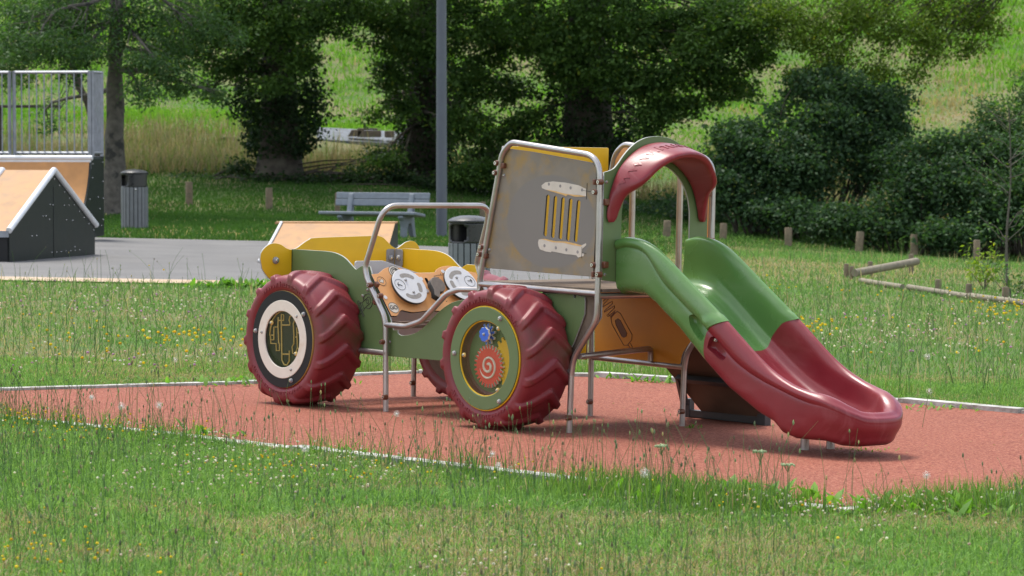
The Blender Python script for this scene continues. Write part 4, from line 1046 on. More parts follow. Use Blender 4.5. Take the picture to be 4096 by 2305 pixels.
x, y = spread(2600, 24.5, 40, margin=1); k = off(x, y) & (rng.random(len(x)) < np.clip((vnoise(x, y, 1.8, 64) - .5) * 4, .03, 1)); x, y = x[k], y[k]
flowers('white_meadow_flowers', x, y, rng.uniform(.10, .2, len(x)), rng.uniform(.007, .013, len(x)), WH + [(.5, .3, .5)])
for sx, sy, n_ in [(1985, 868, 80), (2530, 820, 60), (560, 905, 26), (440, 900, 25)]:
    p = ground(sx, sy); x = p[0] + rng.normal(size=n_) * .22; y = p[1] + rng.normal(size=n_) * .5
    flowers('yellow_flower_patch', x, y, rng.uniform(.12, .25, n_), rng.uniform(.010, .016, n_), YE)

# dandelion clocks, yarrow and weeds one can count
def clock(dx, dy, h, label, r=None):
    r = rng.uniform(.018, .027)
    p = over(dx, dy, h); o = empty('dandelion_clock', tuple(p)); tag(o, label, "dandelion clock", "dandelion clocks")
    MB().tube(limb_path((rng.normal() * .03, 0, -.02), (0, 0, h), 0, .05, 6), .0018, 6).build('stem', M['stem'], o)
    b = MB(); b.sphere((0, 0, h), .006, 0, 6, 4)
    for d in rand_dirs(int(rng.integers(150, 330))):
        q = np.array([0, 0, h]) + d * r * rng.uniform(.62, 1.08); s = np.cross(d, [.3, .5, .8]); s /= np.linalg.norm(s); t = np.cross(d, s); w = r * .065
        b.add([q - s * w, q + s * w, q + s * .3 * w + t * w, q - t * w], [(0, 1, 2), (0, 3, 1)])
    b.build('seed_head', M['petal_w'], o, smooth=False)
for a in [(441, 905, .34, "dandelion clock in the grass behind the pad left of the tractor"), (400, 1020, .30, "dandelion clock over the red pad nearest the left big wheel"), (306, 1022, .30, "dandelion clock second from the left over the red pad"), (231, 1000, .32, "leftmost dandelion clock over the red pad"), (998, 1042, .36, "dandelion clock in front of the thin leg between the wheels"),
          (1239, 1143, .30, "dandelion clock on the red pad's edge below the geared wheel"), (1254, 1172, .22, "small dandelion clock just under another below the geared wheel"), (1622, 1190, .28, "dandelion clock left of the leafy weeds in front"), (2333, 898, .36, "tall dandelion clock in the meadow right of the slide"), (2331, 1195, .34, "dandelion clock in front of the pad at the right"), (2337, 985, .25, "dandelion clock low in the meadow behind the slide's end"), (768, 1130, .22, "dandelion clock on the front kerb below the left big wheel")]: clock(*a)
def weed(dx, dy, r, n, hgt, label, pal=((.085, .19, .025), (.19, .36, .06))):
    n = int(n * 1.7)
    p = ground(dx, dy); pos = []; o = empty('weed_clump', tuple(p)); tag(o, label, "weed")
    a = rng.uniform(0, 6.283, n); d = np.stack([np.cos(a), np.sin(a), rng.uniform(.2, 1.3, n)], 1)
    c = np.stack([rng.normal(size=n) * r, rng.normal(size=n) * r * .5, np.zeros(n)], 1)
    nr = np.stack([-np.cos(a) * .5, -np.sin(a) * .5, np.ones(n)], 1)
    s = hgt * rng.uniform(.45, 1.0, n)
    V, T, C = instance(LEAF_V, LEAF_T, c, frames(d, nr), np.stack([s * .5, s, s], 1), np.array(pal[0]) + (np.array(pal[1]) - np.array(pal[0])) * rng.random(n)[:, None])
    big_mesh('leaves', V, T, M['leaf'], o, C)
for a in [(1770, 1262, .30, 70, .20, "big leaved weed clump on the front kerb below the slide's legs"), (1870, 1268, .22, 46, .17, "leafy weeds just right of the biggest clump on the front kerb"), (2300, 1296, .28, 60, .17, "leafy weeds at the front corner of the pad"), (2430, 1285, .34, 80, .16, "spreading weeds on the kerb near the right edge"), (2050, 1300, .25, 46, .11, "low weeds on the front kerb between two taller clumps"), (480, 1098, .2, 26, .13, "leafy weed on the left part of the front kerb"), (850, 1150, .2, 26, .11, "small weeds at the front kerb below the left big wheel"),
          (740, 967, .22, 34, .12, "low weeds on the far kerb beside the left big wheel"), (560, 968, .3, 40, .12, "low weeds on the far kerb left of the wheel"), (1130, 945, .2, 24, .10, "weeds on the far kerb behind the tractor's legs"), (1570, 955, .12, 16, .09, "weed tuft on the far kerb seen under the orange board"), (1620, 962, .08, 14, .11, "weed by the far kerb left of the rear leg"), (1700, 966, .14, 26, .10, "weed tuft on the far kerb behind the rear leg"), (2360, 1030, .2, 24, .08, "straggly weeds on the far kerb right of the slide"),
          (615, 725, .28, 130, .20, "tall green weed at the edge of the asphalt behind the left wheel"), (1735, 1079, .05, 12, .05, "tiny weed at the foot of the rear leg"), (2160, 1135, .12, 20, .04, "tiny weeds under the end of the slide")]: weed(*a)
def yarrow(dx, dy, h, label):
    p = over(dx, dy, h); o = empty('yarrow_plant', tuple(p)); tag(o, label, "wild flower", "yarrow stems in front of the pad")
    b = MB(); b.tube(limb_path((0, 0, -.02), (0, 0, h), 0, .08, 6), .0026, 6)
    for i in range(9): t = rng.uniform(0, 6.28); b.tube([(0, 0, h * .9), (math.cos(t) * .02, math.sin(t) * .02, h)], .0012, 4)
    b.build('stem', M['stem'], o); f = MB()
    for i in range(26): t = rng.uniform(0, 6.28); q = rng.random() ** .5 * .032; f.sphere((math.cos(t) * q, math.sin(t) * q, h + .004 + rng.normal() * .002), .0055, 0, 5, 4)
    f.build('flower_head', M['yarrow'], o)
M['yarrow'] = mat('yarrow_green', (.30, .38, .20), .8, var=.2, scale=50)
for a in [(1663, 1124, .42, "yarrow with pale green head in front of the rear leg"), (1912, 1138, .46, "yarrow with pale green head left of the chute legs"), (1982, 1172, .34, "small yarrow just below the chute legs")]: yarrow(*a)

# ================================================================ the play tractor
TR = empty("play_tractor")
TR.matrix_world = TMAT
tag(TR, "red wheeled play tractor climbing frame with green and red slide on the rubber pad", "playground tractor")
LAT = 1.02
HPL = lambda a, b='yellow': [M[a], M[b], M['edge']]

# ---- bolts and clamps (meshes shared by their copies)
def bolt_mesh(name, r, capm, h=.014):
    b = MB()
    b.lathe([(0, .0), (r, 0), (r, h * .35), (r * .86, h * .8), (r * .6, h), (0, h)], 14, 0)
    b.lathe([(r * .56, h * .8), (r * .56, h + .003), (r * .47, h + .0045), (r * .24, h + .0045), (r * .22, h + .001), (0, h + .001)], 12, 1)
    b.add(*tube_geo([(0, 0, h + .0005), (0, 0, h + .0035)], r * .1, 6), 1)
    o = b.build(name, [capm, M['chrome']]); me = o.data; bpy.data.objects.remove(o); return me
BOLT = bolt_mesh('bolt', .0165, M['cap']); BOLTY = bolt_mesh('bolt_yellow', .015, M['ycap']); BOLTB = bolt_mesh('bolt_brown', .0155, M['brown'], .022)
BOLTS = bolt_mesh('bolt_small', .0105, M['cap'], .006)
def bolt(me, pl, x, y, parent, z=0, name='bolt'):
    o = bpy.data.objects.new(name, me); link(o, parent)
    return place(o, Matrix.Translation(Vector(pl.P(x, y, z))) @ pl.mat.to_3x3().to_4x4())
def clamp_mesh():
    """brown plastic two-bolt clamp: sleeve along local z, cheek block reaching along +x, bolts on +y"""
    b = MB()
    b.lathe([(.0215, -.027), (.029, -.027), (.0315, -.021), (.0315, .021), (.029, .027), (.0215, .027)], 18, 0)
    bx = MB()
    c = [(.018, -.022), (.092, -.021), (.102, -.013), (.102, .013), (.092, .021), (.018, .022)]
    V = [(x, -.024, z) for x, z in c] + [(x, .024, z) for x, z in c]
    F = [tuple(range(5, -1, -1)), tuple(range(6, 12))] + [(i, (i + 1) % 6, 6 + (i + 1) % 6, 6 + i) for i in range(6)]
    b.add(V, F, 0)
    for x in (.046, .078):
        V2, F2 = tube_geo([(x, .022, 0), (x, .029, 0)], .0105, 12); b.add(V2, F2, 1)
        V2, F2 = tube_geo([(x, .0285, 0), (x, .0293, 0)], .005, 6); b.add(V2, F2, 2)
    o = b.build('clamp', [M['brown'], M['chrome'], M['dark_edge']], ang=35)
    bm = bmesh.new(); bm.from_mesh(o.data); bm.to_mesh(o.data); bm.free()
    me = o.data; bpy.data.objects.remove(o); return me
CLAMP = clamp_mesh()
def clamp(pos, z, x, parent=TR, s=1.0):
    """z: axis of the gripped tube, x: where the cheek reaches; bolts then face z cross x"""
    z = Vector(z).normalized(); x = Vector(x); x = (x - z * x.dot(z)).normalized(); y = z.cross(x)
    o = bpy.data.objects.new('clamp', CLAMP); link(o, parent)
    o.matrix_local = Matrix([[x[i] * s, y[i] * s, z[i] * s, pos[i]] for i in range(3)] + [[0, 0, 0, 1]])
    return o

# ---- steel tubes
TUBE = .0195
def tubeobj(name, pts, r=TUBE, n=14, m='steel', parent=TR):
    return MB().tube(pts, r, n).build(name, M[m], parent)
def side_frame(v):
    p = [(.96, v, 0), (.958, v, .40), (.95, v, .95), (1.15, v, 1.80), (1.24, v, 1.868), (2.09, v, 1.79), (2.092, v, .85), (2.085, v, .74), (1.88, v, .49), (1.862, v, .38), (1.853, v, 0)]
    return fillet(p, [0, .2, .3, .16, .10, .16, .2, .25, .28, .1, 0], 8)
tubeobj('cab_frame', side_frame(0)); tubeobj('cab_frame', side_frame(LAT))
rb = []
sidep = [(0, 0, 0), (-.018, 0, .58), (-.035, 0, .66), (-.225, 0, .905), (-.255, 0, .985), (-.085, 0, 1.41)]
rbp = sidep[:5] + [(-.085, .02, 1.415)] + [(-.085, LAT - .02, 1.415)] + [(p[0], LAT, p[2]) for p in sidep[:5][::-1]]
tubeobj('roll_bar', fillet(rbp, [0, .3, .3, .22, .12, .13, .13, .12, .22, .3, .3, 0], 8))
for v in (0, LAT):
    tubeobj('arm_rail', fillet([(-.015, v, .60), (.20, v, .60), (.36, v, .645), (.62, v, .845), (.74, v, .878), (.97, v, .885)], .22, 7))
    tubeobj('leg', [(-.92, v, 0), (-.92, v, .46)])
    tubeobj('lower_tube', [(-.92, v, .415), (0, v, .405)])
    tubeobj('lower_tube', [(.97, v, .41), (1.86, v, .40)])
    tubeobj('deck_tube', [(.955, v, .925), (2.09, v, .915)])
tubeobj('deck_tube', [(.955, 0, .925), (.955, LAT, .925)]); tubeobj('deck_tube', [(2.09, 0, .90), (2.09, LAT, .90)])
tubeobj('axle', [(-.72, -.05, .47), (-.72, LAT + .05, .47)], .03); tubeobj('axle', [(1.40, -.05, .47), (1.40, .12, .47)], .03)
tubeobj('step_bar', fillet([(1.90, .03, .50), (1.56, LAT - .02, .505), (1.56, LAT - .02, .42)], .05, 5))
for v in (.64, LAT):                                   # the two uprights of the climbing gap
    pass
tubeobj('upright', [(1.33, LAT, .93), (1.33, LAT, 1.80)], .0215); tubeobj('upright', [(1.785, LAT, .93), (1.785, LAT, 1.80)], .0215)
nU, pU, pV, pW = (-1, 0, 0), (1, 0, 0), (0, 1, 0), (0, 0, 1)
clamp((-.019, 0, .60), pW, pU).matrix_local
for pos, z, x in [((0, 0, .405), pW, nU), ((.955, 0, .925), (.2, 0, 1), pU), ((2.09, 0, .91), pW, nU), ((1.856, 0, .42), pW, nU),
                  ((.965, LAT, .41), pW, pU), ((.965, LAT, .545), pW, pU), ((1.858, LAT, .405), pW, nU), ((-.92, 0, .415), pW, pU),
                  ((-.92, LAT, .415), pW, pU), ((0, LAT, .41), pW, nU), ((1.57, LAT - .005, .405), pU, pW), ((1.73, LAT - .005, .40), pU, pW),
                  ((2.09, LAT, 1.64), pW, (0, -1, 0)), ((1.12, LAT, 1.69), (.2, 0, 1), (0, -1, 0)), ((1.785, LAT, 1.62), pW, (0, -1, 0)), ((1.80, LAT - .02, .95), pW, (0, -1, 0)),
                  ((1.29, LAT, 1.865), pU, pW)]:
    c = clamp(pos, z, x)
# make the near clamps' bolts face the camera side
for c in [o for o in TR.children if o.name.startswith('clamp')]:
    if c.matrix_local.col[1].to_3d().dot(Vector((.2, -1, 0))) < -.3:
        m3 = c.matrix_local; m3.col[1] = -m3.col[1]; m3.col[2] = -m3.col[2]; c.matrix_local = m3
def lug(pl, x, y, dz=0, side=0, parent=TR):
    """brown fixing lug gripping a tube, with its bolt"""
    b = MB()
    V, F = tube_geo([(0, 0, -.022), (0, 0, .012)], [.019, .017], 14); b.add(V, F, 0)
    b.add(*tube_geo([(0, 0, .010), (0, 0, .017)], .0115, 12), 1)
    b.add(*tube_geo([(0, 0, .0165), (0, 0, .0175)], .0055, 6), 2)
    o = b.build('fixing_lug', [M['brown'], M['chrome'], M['dark_edge']], parent)
    o.matrix_local = Matrix.Translation(Vector(pl.P(x, y, dz))) @ pl.mat.to_3x3().to_4x4()
    return o
def block(pl, x, y, dx, dy, dz=0, rot=0, t=.028, m='brown', name='fixing_block', parent=TR):
    b = MB(); b.box((0, 0, 0), (dx, dy, t))
    o = b.build(name, M[m], parent, bevel=.006)
    o.matrix_local = Matrix.Translation(Vector(pl.P(x, y, dz))) @ pl.mat.to_3x3().to_4x4() @ Matrix.Rotation(rot, 4, 'Z')
    return o

# ---- the grey side board of the cab, with its grille and torn stickers
pg = near(.012)
o = pg.px([(340, 182), (540, 208), (1000, 292), (1034, 330), (1035, 700), (1010, 1160), (1000, 1174), (182, 1107), (168, 1092), (210, 830), (270, 480), (318, 235)], rA)
holes = [slot(*pg.px([a], rA)[0], *pg.px([b], rA)[0], .0160) for a, b in
         [((660, 560), (638, 845)), ((718, 570), (697, 857)), ((777, 580), (755, 868)), ((836, 590), (814, 878)), ((897, 602), (874, 888))]]
o = fillet(o, .02, 4, True)
plate('side_board', pg, o, holes, .013, [M['greyboard'], M['tan'], M['dark_edge']], TR)
ps = pg.up(.0012)
def spots(pl, cs, rg, r=.0105, m='dialspot'):
    b = MB()
    for q in pl.px(cs, rg):
        V, F = tube_geo([pl.P(*q, -.0004), pl.P(*q, .0006)], r, 14); b.add(V, F, 0)
    return b
st = pg.px([(612, 468), (640, 445), (700, 437), (800, 447), (900, 468), (955, 495), (957, 553), (905, 542), (860, 540), (800, 533), (760, 524), (720, 512), (680, 505), (640, 500), (615, 488)], rA)
s1 = plate('sticker', ps, st, (), .0011, [M['white'], M['white'], M['white']], TR, .0002)
spots(ps, [(668, 458), (756, 473), (836, 487), (925, 503)], rA).build('sticker_hole', M['dialspot'], s1)
st = pg.px([(640, 500), (690, 506), (740, 518), (800, 533), (860, 540), (920, 546), (955, 552), (900, 556), (868, 556), (846, 548), (815, 540), (800, 552), (775, 540), (720, 524)], rA)
plate('sticker_shred', ps, st, (), .0009, [M['glue']] * 3, TR, .0002)
st = pg.px([(585, 912), (590, 887), (620, 883), (700, 903), (780, 905), (850, 920), (915, 935), (955, 915), (958, 930), (928, 957), (925, 988), (942, 996), (936, 1016), (918, 1018), (895, 1026), (880, 1008), (835, 1002), (800, 1000), (755, 990), (690, 978), (684, 986), (640, 978), (600, 962), (588, 935)], rA)
s2 = plate('sticker', ps, st, (), .0011, [M['white']] * 3, TR, .0002)
spots(ps, [(634, 934), (722, 950), (803, 966), (890, 983)], rA).build('sticker_hole', M['dialspot'], s2)
st = pg.px([(600, 882), (640, 882), (720, 900), (800, 902), (870, 916), (925, 932), (915, 940), (850, 928), (780, 911), (700, 908), (640, 890)], rA)
plate('sticker_shred', ps.up(.0006), st, (), .0008, [M['glue']] * 3, TR, .0002)
cr = MB()
for a, b in [((965, 450), (958, 575)), ((935, 508), (993, 515)), ((925, 945), (922, 1030)), ((925, 990), (958, 995))]:
    q = pg.px([a, b], rA); cr.tube([ps.P(*q[0], 0), ps.P(*q[1], 0)], .0016, 5)
cr.build('crack_line', M['ink'], TR)
sv = near(-.002)
for a in [(280, 295), (268, 370), (160, 943), (145, 1000), (1075, 442), (1040, 520), (1027, 1083), (1067, 1157)]: lug(sv, *sv.px([a], rA)[0], .018)
for a in [(318, 315), (182, 1012)]: block(sv, *sv.px([a], rA)[0], .028, .034, .0, .0)
for a in [(1024, 442), (1012, 1155)]: block(sv, *sv.px([a], rA)[0], .02, .036, .0)
for a in [(322, 390), (210, 965), (1018, 517), (1003, 1083)]: bolt(BOLTS, pg, *pg.px([a], rA)[0], TR)

# ---- cab: deck, front board, far side boards, arch
b = MB(); b.box((1.525, LAT / 2, .934), (1.18, LAT - .05, .022)); b.build('deck_board', M['deck'], TR, bevel=.003)
pf = across(1.12)
plate('front_board', pf, fillet([(.03, 1.17), (.99, 1.17), (.99, 1.842), (.03, 1.842)], .012, 3, True), [], .013, HPL('yellow', 'yellow'), TR)
pfar = near(LAT - .012)
plate('far_board', pfar, fillet([(1.02, 1.0), (1.17, 1.0), (1.20, 1.55), (1.30, 1.76), (1.30, 1.85), (1.235, 1.845), (1.165, 1.76)], [.02, .02, .1, .03, .05, .05, .05], 5, True), [], .013, HPL('tan', 'tan'), TR)
plate('far_board', pfar, fillet([(1.885, 1.0), (2.07, 1.0), (2.07, 1.72), (2.0, 1.77), (1.885, 1.70)], .03, 5, True), [], .013, HPL('tan', 'tan'), TR)
pa = across(2.098)
cv = .5
half = [(.03, 1.0), (.03, 1.69), (.07, 1.698), (.115, 1.715), (.155, 1.75), (.20, 1.80), (.26, 1.852), (.33, 1.893), (.41, 1.918), (.5, 1.926)]
arch = half[:2] + catmull(half[2:], 4)
arch = arch + [(1 - x, y) for x, y in arch[::-1][1:]]
op = [(.192, .985), (.192, 1.40)] + catmull([(.194, 1.44), (.215, 1.53), (.265, 1.62), (.34, 1.69), (.42, 1.73), (.5, 1.742)], 4)
op = op + [(1 - x, y) for x, y in op[::-1][1:]]
outl = arch[:-1] + [arch[-1]] + op[::-1]
plate('arch_board', pa, outl, [], .014, [M['green'], M['tan'], M['edge']], TR)
for a in [(1112, 442), (1100, 1158)]: bolt(BOLTS, pa, *pa.px([a], rA)[0], TR)
for y in (1.50, 1.10):
    block(pa, .045, y, .04, .042, .012); block(pa, .965, y + .06, .04, .042, .012)
    lug(pa, 1.0, y + .15, .02)

# ---- lower side boards
pn = near(.035)
def lower_board(pl, name, back):
    top = pl.px([(350, 85), (470, 89), (560, 95), (640, 100), (700, 110), (750, 130), (785, 155), (815, 187), (845, 220), (862, 231), (882, 217), (903, 206)], rR)
    top = [(-1.11, top[0][1])] + catmull(top, 3)
    rb_ = [(-.245, .99), (-.205, .90), (-.02, .655), (.02, .565)]
    cut = pl.px([(1160, 672), (1163, 695), (1190, 711), (1240, 708), (1295, 690), (1350, 652), (1400, 600), (1450, 548), (1500, 505), (1550, 475), (1600, 458), (1660, 450)], rR)
    cut = catmull(cut, 3) + [(.86, .80), (.93, .74)]
    return fillet(top + rb_ + cut + [(.93, .39), (-1.11, .375)], .0, 3, True)
L_ = lower_board(pn, 'lower_side_board', 0)
lsb = plate('lower_side_board', pn, L_, [], .013, [M['green'], M['yellow'], M['edge']], TR)
pfl = near(LAT - .035 + .013)
plate('lower_side_board', pfl, L_, [], .013, [M['yellow'], M['green'], M['edge']], TR)
# engraved worm drive on the near lower board
fig = [[(540, 610), (545, 540), (575, 460), (640, 405), (710, 410), (765, 465), (795, 560), (795, 680), (765, 770), (710, 825), (660, 828), (615, 805)],
       [(500, 655), (680, 490), (730, 520), (750, 600), (740, 670), (560, 830)],
       [(630, 575), (670, 575), (690, 625), (670, 690), (630, 680), (612, 630), (630, 575)],
       [(445, 660), (480, 650), (500, 690), (560, 860), (540, 900), (520, 870), (450, 690), (445, 660)],
       [(385, 600), (405, 610), (430, 670), (430, 745), (395, 740), (370, 640), (385, 600)],
       [(430, 745), (560, 1040), (545, 1065), (525, 1050), (440, 800), (430, 990), (480, 980)]]
fb = MB()
pe = pn.up(.001)
for k, s in enumerate(fig):
    q = pn.px(s, rFig); q = catmull(q, 4) if k == 0 else q
    fb.tube([pe.P(x, y, -.0005) for x, y in q], .0028, 6)
fb.build('engraving', M['ink'], lsb)
for a in [(660, 295), (520, 465)]: bolt(BOLTS, pn, *pn.px([a], rFig)[0], TR)
bolt(BOLTS, pn, *pn.px([(380, 178)], rR)[0], TR); bolt(BOLTS, pn, *pn.px([(1105, 757)], rR)[0], TR)
# rear lower board beside the back wheel, and the brown board in the bend of the frame
q = pn.px([(1140, 246), (1148, 262), (1152, 276), (1164, 276), (1168, 254), (1200, 262), (1230, 266), (1236, 300), (1232, 400), (1200, 490), (1150, 620)], rB2)
plate('rear_side_board', pn, [(1.06, .88)] + q + [(1.72, .42), (1.0, .42), (1.0, .80)], [], .013, [M['green'], M['yellow'], M['edge']], TR)
p2 = near(.055)
plate('rear_side_board', p2, fillet([(1.5, .90), (2.07, .89), (2.07, .76), (1.86, .51), (1.80, .42), (1.5, .42)], .03, 4, True), [], .012, [M['deck']] * 2 + [M['edge']], TR)
po = near(LAT - .01)
oo = fillet([(.985, .895), (2.06, .885), (2.06, .74), (1.935, .585), (1.85, .49), (1.835, .415), (1.0, .42)], [.01, .01, .05, .1, .1, .02, .01], 5, True)
ob = plate('rear_far_board', po, oo, [], .013, [M['orange'], M['green'], M['edge']], TR)
spring = [[(405, 260), (425, 285), (412, 300), (455, 262), (465, 270), (418, 320), (408, 345), (480, 300), (485, 318), (425, 370), (420, 385), (500, 335), (500, 352), (440, 410), (450, 420), (505, 372)],
          [(470, 420), (500, 385)], [(455, 405), (480, 425)],
          [(470, 425), (520, 378), (545, 395), (635, 560), (632, 600), (600, 640), (570, 640), (480, 480), (470, 425)],
          [(505, 450), (525, 436), (545, 450), (595, 548), (590, 570), (572, 580), (555, 570), (512, 485), (505, 450)],
          [(605, 640), (650, 705), (660, 700), (640, 660), (622, 625)]]
fb = MB(); pe = po.up(.001)
for s in spring: fb.tube([pe.P(x, y, -.0005) for x, y in po.px(s, rB3)], .0028, 6)
fb.build('engraving', M['inkbrown'], ob)
fp = plate('engraved_fill', po.up(.0009), po.px(spring[4][:-1], rB3), [], .0008, [M['lever']] * 3, ob, .0001); fp.data.materials[0] = M['inkbrown']

# ---- front board with its round ends, and the folded bracket
pfy = across(-1.12)
l = pfy.px([(655, 652), (657, 637), (667, 623), (680, 614), (694, 612), (708, 616), (720, 624), (733, 628), (747, 624), (762, 613), (778, 603), (800, 598), (950, 593)], rD)
r = pfy.px([(950, 593), (963, 597), (975, 608), (986, 619), (997, 625), (1008, 619), (1020, 610), (1034, 606), (1046, 610), (1054, 621), (1058, 634)], rD)
l = catmull(l, 3); r = catmull(r, 3)
cx_, r_ = l[0][0] + .115, .115
lo = pfy.px([(180, 230), (200, 262), (225, 292)], rR)
outl = lo[::-1] + l + r[1:] + [(r[-1][0] - .01, .92), (r[-1][0] - .09, .84), (1.02, .80), (1.02, .46), (.0, .46), (.0, .80), (-.06, .80)]
plate('front_bumper_board', pfy, outl, [], .014, [M['yellow'], M['green'], M['edge']], TR)
bolt(bolt_mesh('bolt_big', .026, M['cap'], .02), pfy, *pfy.px([(275, 167)], rR)[0], TR)
pbk = across(-1.118 + .002)
br = MB()
q = [( .915, .945), (LAT - .036, .945), (LAT - .036, 1.075), (.915, 1.075)]
o1 = plate('corner_bracket', pbk, fillet([(.905, .94), (.982, .94), (.982, 1.07), (.905, 1.07)], [.02, 0, 0, .02], 4, True), [], .004, [M['cap']] * 3, TR)
pb2 = near(LAT - .0355)
o2 = plate('corner_bracket', pb2, fillet([(-1.115, .94), (-1.03, .94), (-1.03, 1.07), (-1.115, 1.07)], [0, .02, .02, 0], 4, True), [], .004, [M['cap']] * 3, TR)
bolt(bolt_mesh('bolt_mid', .022, M['cap'], .016), pbk, .945, 1.005, TR); bolt(bpy.data.meshes['bolt_mid'], pb2, -1.07, 1.005, TR)
# pale grey bulkhead behind the dashboard, seat board
pbh = across(-.42)
plate('bulkhead', pbh, fillet([(.05, .43), (.97, .43), (.97, .93), (.62, .93), (.30, 1.02), (.05, 1.02)], [.01, .01, .05, .2, .11, .02], 6, True), [], .013, [M['pale']] * 2 + [M['edge']], TR)
b = MB(); b.box((.45, LAT / 2, .50), (.86, LAT - .1, .022)); b.box((.02, LAT / 2, .615), (.10, LAT - .12, .014)); b.box((.06, LAT / 2, .585), (.05, LAT - .12, .014)); b.build('seat_board', M['underside'], TR)

# ---- dashboard on the sloping part of the roll bar
dvec = np.array([-.19, 0, .255]); dvec /= np.linalg.norm(dvec)
pd = Plane(np.array([-.02, 0, .655]), (0, 1, 0), dvec)
pd = pd.up(.012)
tp = [(415, 470), (545, 458), (600, 410), (680, 352), (790, 328), (900, 335), (1010, 365), (1100, 400), (1180, 440), (1330, 443), (1620, 437), (1660, 390), (1740, 335), (1850, 308), (1960, 310), (2100, 345), (2200, 385), (2290, 415), (2420, 415)]
q = pd.px(tp, rDash)
lf = pd.px([(800, 1275), (600, 880), (415, 470)], rDash)
bt = pd.px([(1500, 1172), (1240, 1205), (1120, 1190), (1010, 1165), (965, 1190), (930, 1250), (900, 1277), (800, 1275)], rDash)
q = [q[0]] + catmull(q[1:-1], 3) + [(.985, q[-1][1] - .01), (.985, .03), (.62, .02)]
outl = q + catmull(bt, 3)[:-1] + [lf[0]]
lev = pd.px([(1475, 570), (1690, 985)], rDash)
dash = plate('dashboard', pd, outl, [slot(*lev[0], *lev[1], .012)], .014, [M['tan'], M['tan'], M['dark_edge']], TR)
b = MB(); b.add([pd.P(lev[0][0] - .03, lev[0][1] + .03, -.03), pd.P(lev[1][0] + .03, lev[1][1] - .03, -.03), pd.P(lev[1][0] + .03, lev[0][1] + .03, -.03), pd.P(lev[0][0] - .03, lev[1][1] - .03, -.03)], [(0, 3, 1, 2)])
b.build('slot_back', M['black'], dash)
def ring(pl, cx, cy, r, w=.0018, n=28, z=0, ry=None):
    return tube_geo([pl.P(*c, z) for c in circle(cx, cy, r, n, ry)] + [pl.P(*circle(cx, cy, r, n, ry)[0], z)], w, 5)
def disc(pl, cx, cy, r, t, ry=None, n=48): return tube_geo([pl.P(cx, cy, -.0005), pl.P(cx, cy, t)], r, n)
def kidney(c, r0, r1, a0, a1, n=12):
    rm, rc = (r0 + r1) / 2, (r1 - r0) / 2
    o = [(c[0] + r1 * math.cos(a0 + (a1 - a0) * i / n), c[1] + r1 * math.sin(a0 + (a1 - a0) * i / n)) for i in range(n + 1)]
    for j in range(1, 6):
        t = a1 + math.pi * j / 6; o.append((c[0] + rm * math.cos(a1) + rc * math.cos(t), c[1] + rm * math.sin(a1) + rc * math.sin(t)))
    o += [(c[0] + r0 * math.cos(a1 - (a1 - a0) * i / n), c[1] + r0 * math.sin(a1 - (a1 - a0) * i / n)) for i in range(n + 1)]
    for j in range(1, 6):
        t = a0 + math.pi + math.pi * j / 6; o.append((c[0] + rm * math.cos(a0) + rc * math.cos(t), c[1] + rm * math.sin(a0) + rc * math.sin(t)))
    return o
def dial(cpx, rot):
    pz = pd.up(.048)
    c = pz.px([cpx], rDash)[0]
    d_ = plate('dial', pz, circle(*c, .142, 64), [], .02, [M['dial'], M['dial'], M['dark_edge']], TR, .003)
    ptop = pz.up(.0008)
    for a0, a1 in ((.30, 1.35), (3.5, 4.75)):
        plate('dial_recess', ptop, kidney(c, .075, .107, a0 + rot, a1 + rot), [], .0007, [M['dialspot']] * 3, d_, .0001)
    plate('dial_recess', ptop, kidney(c, .072, .105, -1.02 + rot, -.48 + rot), [], .0007, [M['dialspot']] * 3, d_, .0001)
    b = MB()
    ac = (c[0] + .082 * math.cos(2.37 + rot), c[1] + .082 * math.sin(2.37 + rot))
    b.add(*ring(ptop, *ac, .044, .0014))
    a = 2.37 + rot
    f = lambda x, y: ptop.P(ac[0] + x * math.cos(a) - y * math.sin(a), ac[1] + x * math.sin(a) + y * math.cos(a), 0)
    b.tube([f(-.018, .008), f(-.004, .003), f(.012, .001)], [.002, .003, .003], 5); b.tube([f(.012, -.014), f(.020, 0), f(.012, .014)], .0035, 5)
    b.build('dial_arrow', M['ink'], d_)
    for a in (1.25 + rot, 4.30 + rot): bolt(BOLTS, ptop, c[0] + .052 * math.cos(a), c[1] + .052 * math.sin(a), d_)
    b = MB(); b.add(*tube_geo([pd.P(*c, 0), pd.P(*c, .03)], .04, 20)); b.build('dial_hub', M['lever'], d_)
    return c
dc1 = dial((1155, 700), .6)
dc2 = dial((2160, 640), -2.2)
# lever knob
kc = pd.up(.075).px([(1690, 680)], rDash)[0]
kp = pd.up(.085)
k2 = pd.up(.02).px([(1600, 790)], rDash)[0]
kb = [(kc[0] + .062 * math.cos(t), kc[1] + .062 * math.sin(t)) for t in np.linspace(-1.75, 3.1, 28)]
kb += [(kc[0] - .058, kc[1] - .045), (kc[0] - .075, kc[1] - .085), (kc[0] - .040, kc[1] - .115), (kc[0] - .022, kc[1] - .085)]
plate('lever_knob', kp, kb, [], .045, [M['lever'], M['lever'], M['dark_edge']], TR, .004)
